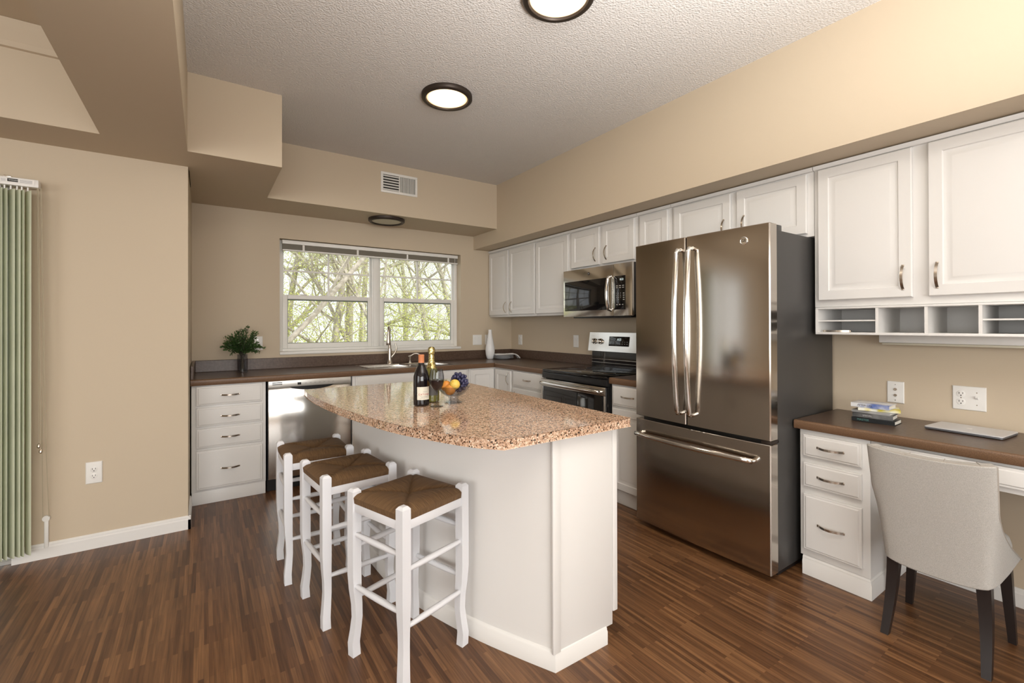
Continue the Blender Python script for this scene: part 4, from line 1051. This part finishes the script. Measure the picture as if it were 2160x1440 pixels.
# ------------------------------------------------------------------ things on the counter
def vase_with_branches():
    x, y = -2.846, -.235
    t = thing('glass_vase', 'clear glass cylinder vase holding leafy branches on the brown counter', 'vase', (x, y, ZW+.0008))
    b = MB(); b.lathe([(.034, 0), (.038, .003), (.0385, .150), (.0365, .150), (.036, .012), (.001, .010)], 0, 0, 36); obj('vase_body', b, M['clear'], t, 40)
    k = thing('leafy_branches', 'bunch of dark green leafy branches standing in the glass vase', 'plant', (x, y, ZW+.014))
    rnd = random.Random(11); s = MB(); lf = MB()
    def leaf(p, d, sz):
        d = d.normalized(); a = d.cross(Vector((rnd.uniform(-1, 1), rnd.uniform(-1, 1), rnd.uniform(-1, 1)))).normalized(); n = d.cross(a)
        m1 = p+d*sz*.5; w_ = sz*.23
        lf.bm.verts.ensure_lookup_table()
        lf.quad(p, m1+a*w_+n*sz*.08, p+d*sz, m1-a*w_+n*sz*.08)
    for q in range(90):
        az = rnd.uniform(0, 2*PI); el = math.asin(rnd.uniform(-.12, 1.0))
        ln = rnd.uniform(.13, .185)
        base = Vector((.018*rnd.uniform(-1, 1), .018*rnd.uniform(-1, 1), .0))
        rim = Vector((math.cos(az)*.020*rnd.random(), math.sin(az)*.020*rnd.random(), .135))
        tip = rim+Vector((math.cos(az)*math.cos(el)*ln*.74, math.sin(az)*math.cos(el)*ln*.74, math.sin(el)*ln*1.12+.03))
        mid = (rim+tip)/2+Vector((0, 0, .025*math.cos(el)))
        if q < 34:
            pth = [tuple(v) for v in bez([base, rim, mid, tip], 4)]
        else: pth = [tuple(v) for v in bez([rim, mid, tip], 4)]
        s.tube(pth, .0016, 5)
        V = [Vector(v) for v in pth]
        for i in range(2, len(V)):
            if V[i].z < .145: continue
            for _ in range(3):
                d = (V[i]-V[i-1]).normalized()+Vector((rnd.uniform(-1, 1), rnd.uniform(-1, 1), rnd.uniform(-.7, .9)))
                leaf(V[i]+Vector((rnd.uniform(-.006, .006),)*3), d, rnd.uniform(.018, .030))
    obj('stems', s, mat('dark_stems', (.05, .045, .03), .7), k, 60)
    obj('foliage', lf, leaf_mat('deep_green_leaf', (.022, .060, .014), (.085, .165, .040), .25), k, 0)
vase_with_branches()
t = tag(obj('bottle_vase', MB().lathe([(.030, 0), (.038, .004), (.050, .05), (.0545, .095), (.052, .130), (.040, .190), (.028, .250), (.021, .300), (.0195, .335), (.016, .335), (.0165, .30), (.02, .26), (.002, .25)], 0, 0, 40), mat('white_ceramic', (.80, .80, .80), .25, spec=.5), None, 50), 'tall white bottle-shaped vase in the counter corner', 'vase')
t.location = (-.392, -.150, ZW+.0006)
pm = mat('glazed_plate', (.55, .56, .58), .2)
def plates():
    src = None; x, y = -.265, -.235
    lab = ['lowest plate of the small stack beside the white bottle vase', 'second plate from the bottom of the stack beside the bottle vase', 'third plate from the bottom of the stack beside the bottle vase', 'fourth plate from the bottom of the stack beside the bottle vase', 'top plate of the stack, directly under the folded napkin']
    for k in range(5):
        b = MB(); b.lathe([(.065, 0), (.070, .0005), (.075, .003), (.112, .012), (.118, .0145), (.1175, .0158), (.110, .0140), (.074, .006), (.001, .0045)], 0, 0, 48)
        if src is None: o = src = obj('plate', b, pm, None, 40)
        else: b.bm.free(); o = src.copy(); C.objects.link(o)
        o.location = (x+.002*math.sin(k*2), y, ZW+.0006+k*.0082); tag(o, lab[k], 'plate', 'stacked plates by the bottle vase')
    zt = ZW+.0006+4*.0082
    # folded napkin draped over the rim
    t = thing('napkin', 'white cloth napkin with dark stripe draped over the stacked plates', 'napkin', (x, y, zt), math.radians(-22))
    def cloth(u):  # along local x
        return [(-.10, .0178), (-.05, .021), (0, .0200), (.05, .0200), (.10, .0215), (.125, .020), (.152, .004), (.172, -.016), (.178, -.026)]
    P_ = cloth(0); b = MB(); loops = []
    ny = 14
    for x_, z_ in [tuple(v) for v in bez([(p[0], p[1], 0) for p in P_], 3)] if False else [(v.x, v.y) for v in bez([(p[0], p[1], 0) for p in P_], 3)]:
        row = []
        for j in range(ny+1):
            yy = -.062+.124*j/ny
            row.append((x_+.010*math.sin(j*.5), yy*(1+.25*max(0, x_)/.17)+.0, z_+.0025*math.sin(j*1.3+x_*30)))
        loops.append(row+[(p[0], p[1], p[2]+.006) for p in row[::-1]])
    b.loft(loops); obj('cloth', b, mat('white_cotton', (.78, .78, .78), .85, bump=.15, bscale=900), t, 60)
    b = MB()
    for off in (.056, .066):
        row = []
        lp = []
        for j in range(ny+1):
            yy = -.062+.124*j/ny; x_ = off
            a = (x_+.010*math.sin(j*.5), yy*(1+.25*x_/.17), .0200+.0025*math.sin(j*1.3+x_*30)+.0068)
            lp.append(a)
        b.loft([lp, [(p[0]+.004, p[1], p[2]) for p in lp]], close=False, cap0=False, cap1=False)
    obj('stripe', b, mat('charcoal_stripe', (.04, .04, .045), .8), t)
plates()

# ------------------------------------------------------------------ books and laptop on the desk
def book(label, cx, cy, z, L_, D_, H_, rz, cover, spine_txt=None, tcol=(.8, .8, .8), page=True, tsize=.014, toff=0):
    t = thing('book', label, 'book', (cx, cy, z), rz, 'books stacked on the desk')
    b = MB(); e = .0022
    b.box(-L_/2, L_/2, -D_/2, D_/2, 0, e, .0006); b.box(-L_/2, L_/2, -D_/2, D_/2, H_-e, H_, .0006); b.box(-L_/2, L_/2, -D_/2, -D_/2+e, e, H_-e)
    obj('cover', b, cover, t)
    obj('pages', MB().box(-L_/2+.004, L_/2-.004, -D_/2+e, D_/2-.004, e, H_-e), M['pages'], t)
    if spine_txt: text('spine_title', spine_txt, tsize, (toff, -D_/2-.0004, H_/2), (PI/2, 0, 0), mat('spine_ink', tcol, .5), t)
M['pages'] = mat('book_pages', (.74, .72, .66), .8)
rzb = RW+.04
silver = noise_mix('pale_blue_cover', (.70, .71, .72), (.10, .16, .42), 9, .35, lo=.50, hi=.66)
book('black hardback at the bottom of the stack on the desk', -.250, -3.735, .8006, .178, .120, .021, rzb, mat('black_cover', (.012, .014, .016), .35), 'MASTER', (.10, .24, .22), toff=-.04)
book('black book with grey top, second from the bottom of the stack', -.245, -3.728, .8222, .165, .118, .022, rzb+.06, noise_mix('charcoal_cover', (.012, .012, .013), (.16, .16, .16), 12, .35), 'SPECIAL', (.45, .45, .45), tsize=.011, toff=-.02)
book('grey book in the middle of the stack of books', -.243, -3.724, .8448, .160, .115, .013, rzb-.03, noise_mix('grey_cover', (.20, .20, .20), (.42, .42, .41), 14, .4))
book('yellow and white book turned askew, second from the top of the stack', -.235, -3.738, .8584, .168, .118, .0145, rzb+.30, noise_mix('yellow_cover', (.74, .74, .66), (.62, .52, .06), 14, .4, lo=.45, hi=.6))
book('white and blue hardback on top of the stack on the desk', -.248, -3.722, .8735, .160, .116, .021, rzb-.02, silver, 'AFTER LIFE', (.06, .06, .07), tsize=.013, toff=-.02)
def laptop():
    # corners read off the desk: long side along the wall
    t = thing('laptop', 'closed silver laptop lying on the brown desk top', 'laptop', (-.165, -4.063, .8006), RW-.09)
    def rr(hx, hy, r, n=5):
        out = []
        for cx, cy, a0 in ((hx-r, hy-r, 0), (-hx+r, hy-r, PI/2), (-hx+r, -hy+r, PI), (hx-r, -hy+r, 3*PI/2)):
            out += [(cx+r*math.cos(a0+PI/2*i/n), cy+r*math.sin(a0+PI/2*i/n)) for i in range(n+1)]
        return out
    hx, hy = .133, .100
    alu = mat('silver_aluminium', (.70, .71, .74), .38, .35)
    dark = mat('laptop_shadow_gap', (.05, .05, .055), .5)
    b = MB(); b.prism(rr(hx, hy, .010), .002, .009, .0012); obj('base', b, mat('dark_aluminium', (.16, .165, .18), .4, .6), t, 40)
    b = MB(); b.prism(rr(hx, hy, .010), .0096, .0142, .0012); l = obj('lid', b, alu, t, 40)
    # bright fruit-like mark in the middle of the lid: a bitten round with a leaf
    b = MB()
    pts = []
    for i in range(40):
        a = 2*PI*i/40; r = .0105*(1+.06*math.cos(2*a)-.10*max(0, math.sin(a))**8)
        x_, y_ = r*math.cos(a), r*math.sin(a)
        d = math.hypot(x_-.0125, y_-.001)
        if d < .0052: x_ = .0125-.0052*math.sqrt(max(0, 1-((y_-.001)/.0052)**2)) if abs(y_-.001) < .0052 else x_
        pts.append((x_, y_))
    b.prism(pts, .01425, .0144)
    b.prism([(.0005, .0115), (.004, .0135), (.0055, .0175), (.002, .0155)], .01425, .0144)
    obj('lid_mark', b, mat('white_mark', (.9, .9, .9), .3), l)
    for sx in (-1, 1):
        for sy in (-1, 1): obj('foot', MB().lathe([(.005, 0), (.005, .002)], sx*.11, sy*.08, 10), M['black'], t)
laptop()

# ------------------------------------------------------------------ trees outside the window
struct('ground_outside', MB().box(-14, 16, .4, 26, -1.3, -1.2), noise_mix('leaf_litter', (.20, .17, .10), (.30, .33, .12), 2, .9))
LG = [leaf_mat('spring_leaf', (.56, .62, .14), (.74, .76, .30), .45), leaf_mat('pale_spring_leaf', (.66, .68, .34), (.78, .78, .52), .45)]
def tree(label, x, y, h, seed, lean, mat_i, twigs=3, leafn=1.0, r0=.10):
    rnd = random.Random(seed); br = MB(); lf = MB()
    def leafq(p, sz):
        d = Vector((rnd.uniform(-1, 1), rnd.uniform(-1, 1), rnd.uniform(-1, 1))).normalized()
        a = d.cross(Vector((rnd.uniform(-1, 1), rnd.uniform(-1, 1), rnd.uniform(-1, 1)))).normalized()
        lf.quad(p, p+d*sz*.5+a*sz*.3, p+d*sz, p+d*sz*.5-a*sz*.3)
    def grow(p, d, ln, r, lev):
        n = 6; pts = [p]; q = p.copy(); dd = d.normalized()
        for i in range(n):
            dd = (dd+Vector((rnd.uniform(-1, 1), rnd.uniform(-1, 1), rnd.uniform(-.6, .8)))*(.07 if lev == 0 else .16)).normalized()
            q = q+dd*ln/n; pts.append(q.copy())
        br.tube(pts, [r*(1-.55*i/n) for i in range(n+1)], 6 if lev < 2 else 4, cap=False)
        if lev >= 2:
            for pp in pts[2:]:
                for _ in range(int(10*leafn+.5)): leafq(pp+Vector((rnd.gauss(0, .13), rnd.gauss(0, .13), rnd.gauss(0, .13))), rnd.uniform(.022, .048))
        if lev < 3:
            k = (6, 5, 4)[lev]
            for i in range(k):
                j = 1+int((n-.01)*((i+rnd.random())/k)) if lev else 2+int((n-2.01)*((i+rnd.random())/k))
                j = min(j, n)
                nd = (dd*.5+Vector((rnd.uniform(-1, 1), rnd.uniform(-1, 1), rnd.uniform(-.25, .9)))).normalized()
                grow(pts[j], nd, ln*rnd.uniform(.45, .65), r*(1-.5*j/n)*.5, lev+1)
    grow(Vector((0, 0, 0)), Vector(lean), h, r0, 0)
    t = thing('tree', label, 'tree', (x, y, -1.2), 0, 'bare spring trees outside the window')
    obj('branches', br, M['branch'], t, 60); obj('foliage', lf, LG[mat_i], t, 0)
tl = 'slender pale-barked spring tree with thin young leaves outside the kitchen window'
for a in ((-4.1, 2.7, 7.2, 1, (1.03, .03, 1), 1, 3, .5, .058), (-.9, 6.2, 5.2, 2, (.1, 0, 1), 0, 3, 1, .11), (1.0, 5.4, 5.0, 3, (-.3, .1, 1), 1, 3, .9, .085), (.2, 8.5, 6.0, 4, (.05, 0, 1), 0, 3, 1.4, .14),
          (2.6, 8.0, 5.6, 5, (-.15, 0, 1), 1, 3, 1.3, .11), (-2.4, 9.0, 6.0, 6, (.2, 0, 1), 0, 3, 1.4, .12), (4.8, 10.5, 6.4, 7, (-.1, 0, 1), 0, 3, 1.3, .13), (1.8, 12.5, 6.6, 8, (0, 0, 1), 1, 3, 1.5, .14), (-.8, 13, 6.8, 9, (0, 0, 1), 1, 3, 1.5, .14), (-4.2, 7, 5.2, 10, (.2, 0, 1), 0, 3, 1.2, .1), (6.5, 13, 6.6, 12, (0, 0, 1), 1, 3, 1.5, .14), (4.2, 14.5, 6.6, 13, (0, 0, 1), 0, 3, 1.5, .14)):
    tree(tl, *a)
def brush():
    rnd = random.Random(5); lf = MB(); br = MB()
    for k in range(90000):
        x = rnd.uniform(-4, 8.5); y = rnd.uniform(3.4, 14.5); top = 1.2+2.4*rnd.random()*(y/9)+.5*math.sin(x*1.7)*.5
        z = -1.2+(top+1.2)*rnd.random()**.8
        p = Vector((x, y, z)); d = Vector((rnd.uniform(-1, 1), rnd.uniform(-1, 1), rnd.uniform(-1, 1))).normalized(); a = d.orthogonal().normalized(); sz = rnd.uniform(.028, .06)
        lf.quad(p, p+d*sz*.5+a*sz*.3, p+d*sz, p+d*sz*.5-a*sz*.3)
    for k in range(420):
        x = rnd.uniform(-6, 9); y = rnd.uniform(3.0, 14); p = Vector((x, y, -1.2)); d = Vector((rnd.uniform(-.8, .8), rnd.uniform(-.5, .5), 1))
        ln = rnd.uniform(1.5, 3.6)
        br.tube([p, p+d*ln*.5, p+d*ln+Vector((rnd.uniform(-.4, .4), 0, -.2))], [.018, .012, .004], 4, cap=False)
    o = obj('undergrowth', lf, LG[0], None, 0); o['kind'] = 'stuff'; o['label'] = 'yellow-green leafy undergrowth beyond the kitchen window'; o['category'] = 'undergrowth'
    o = obj('brush_stems', br, M['branch'], None, 60); o['kind'] = 'stuff'; o['label'] = 'thin bare brush stems beyond the kitchen window'; o['category'] = 'brush'
brush()
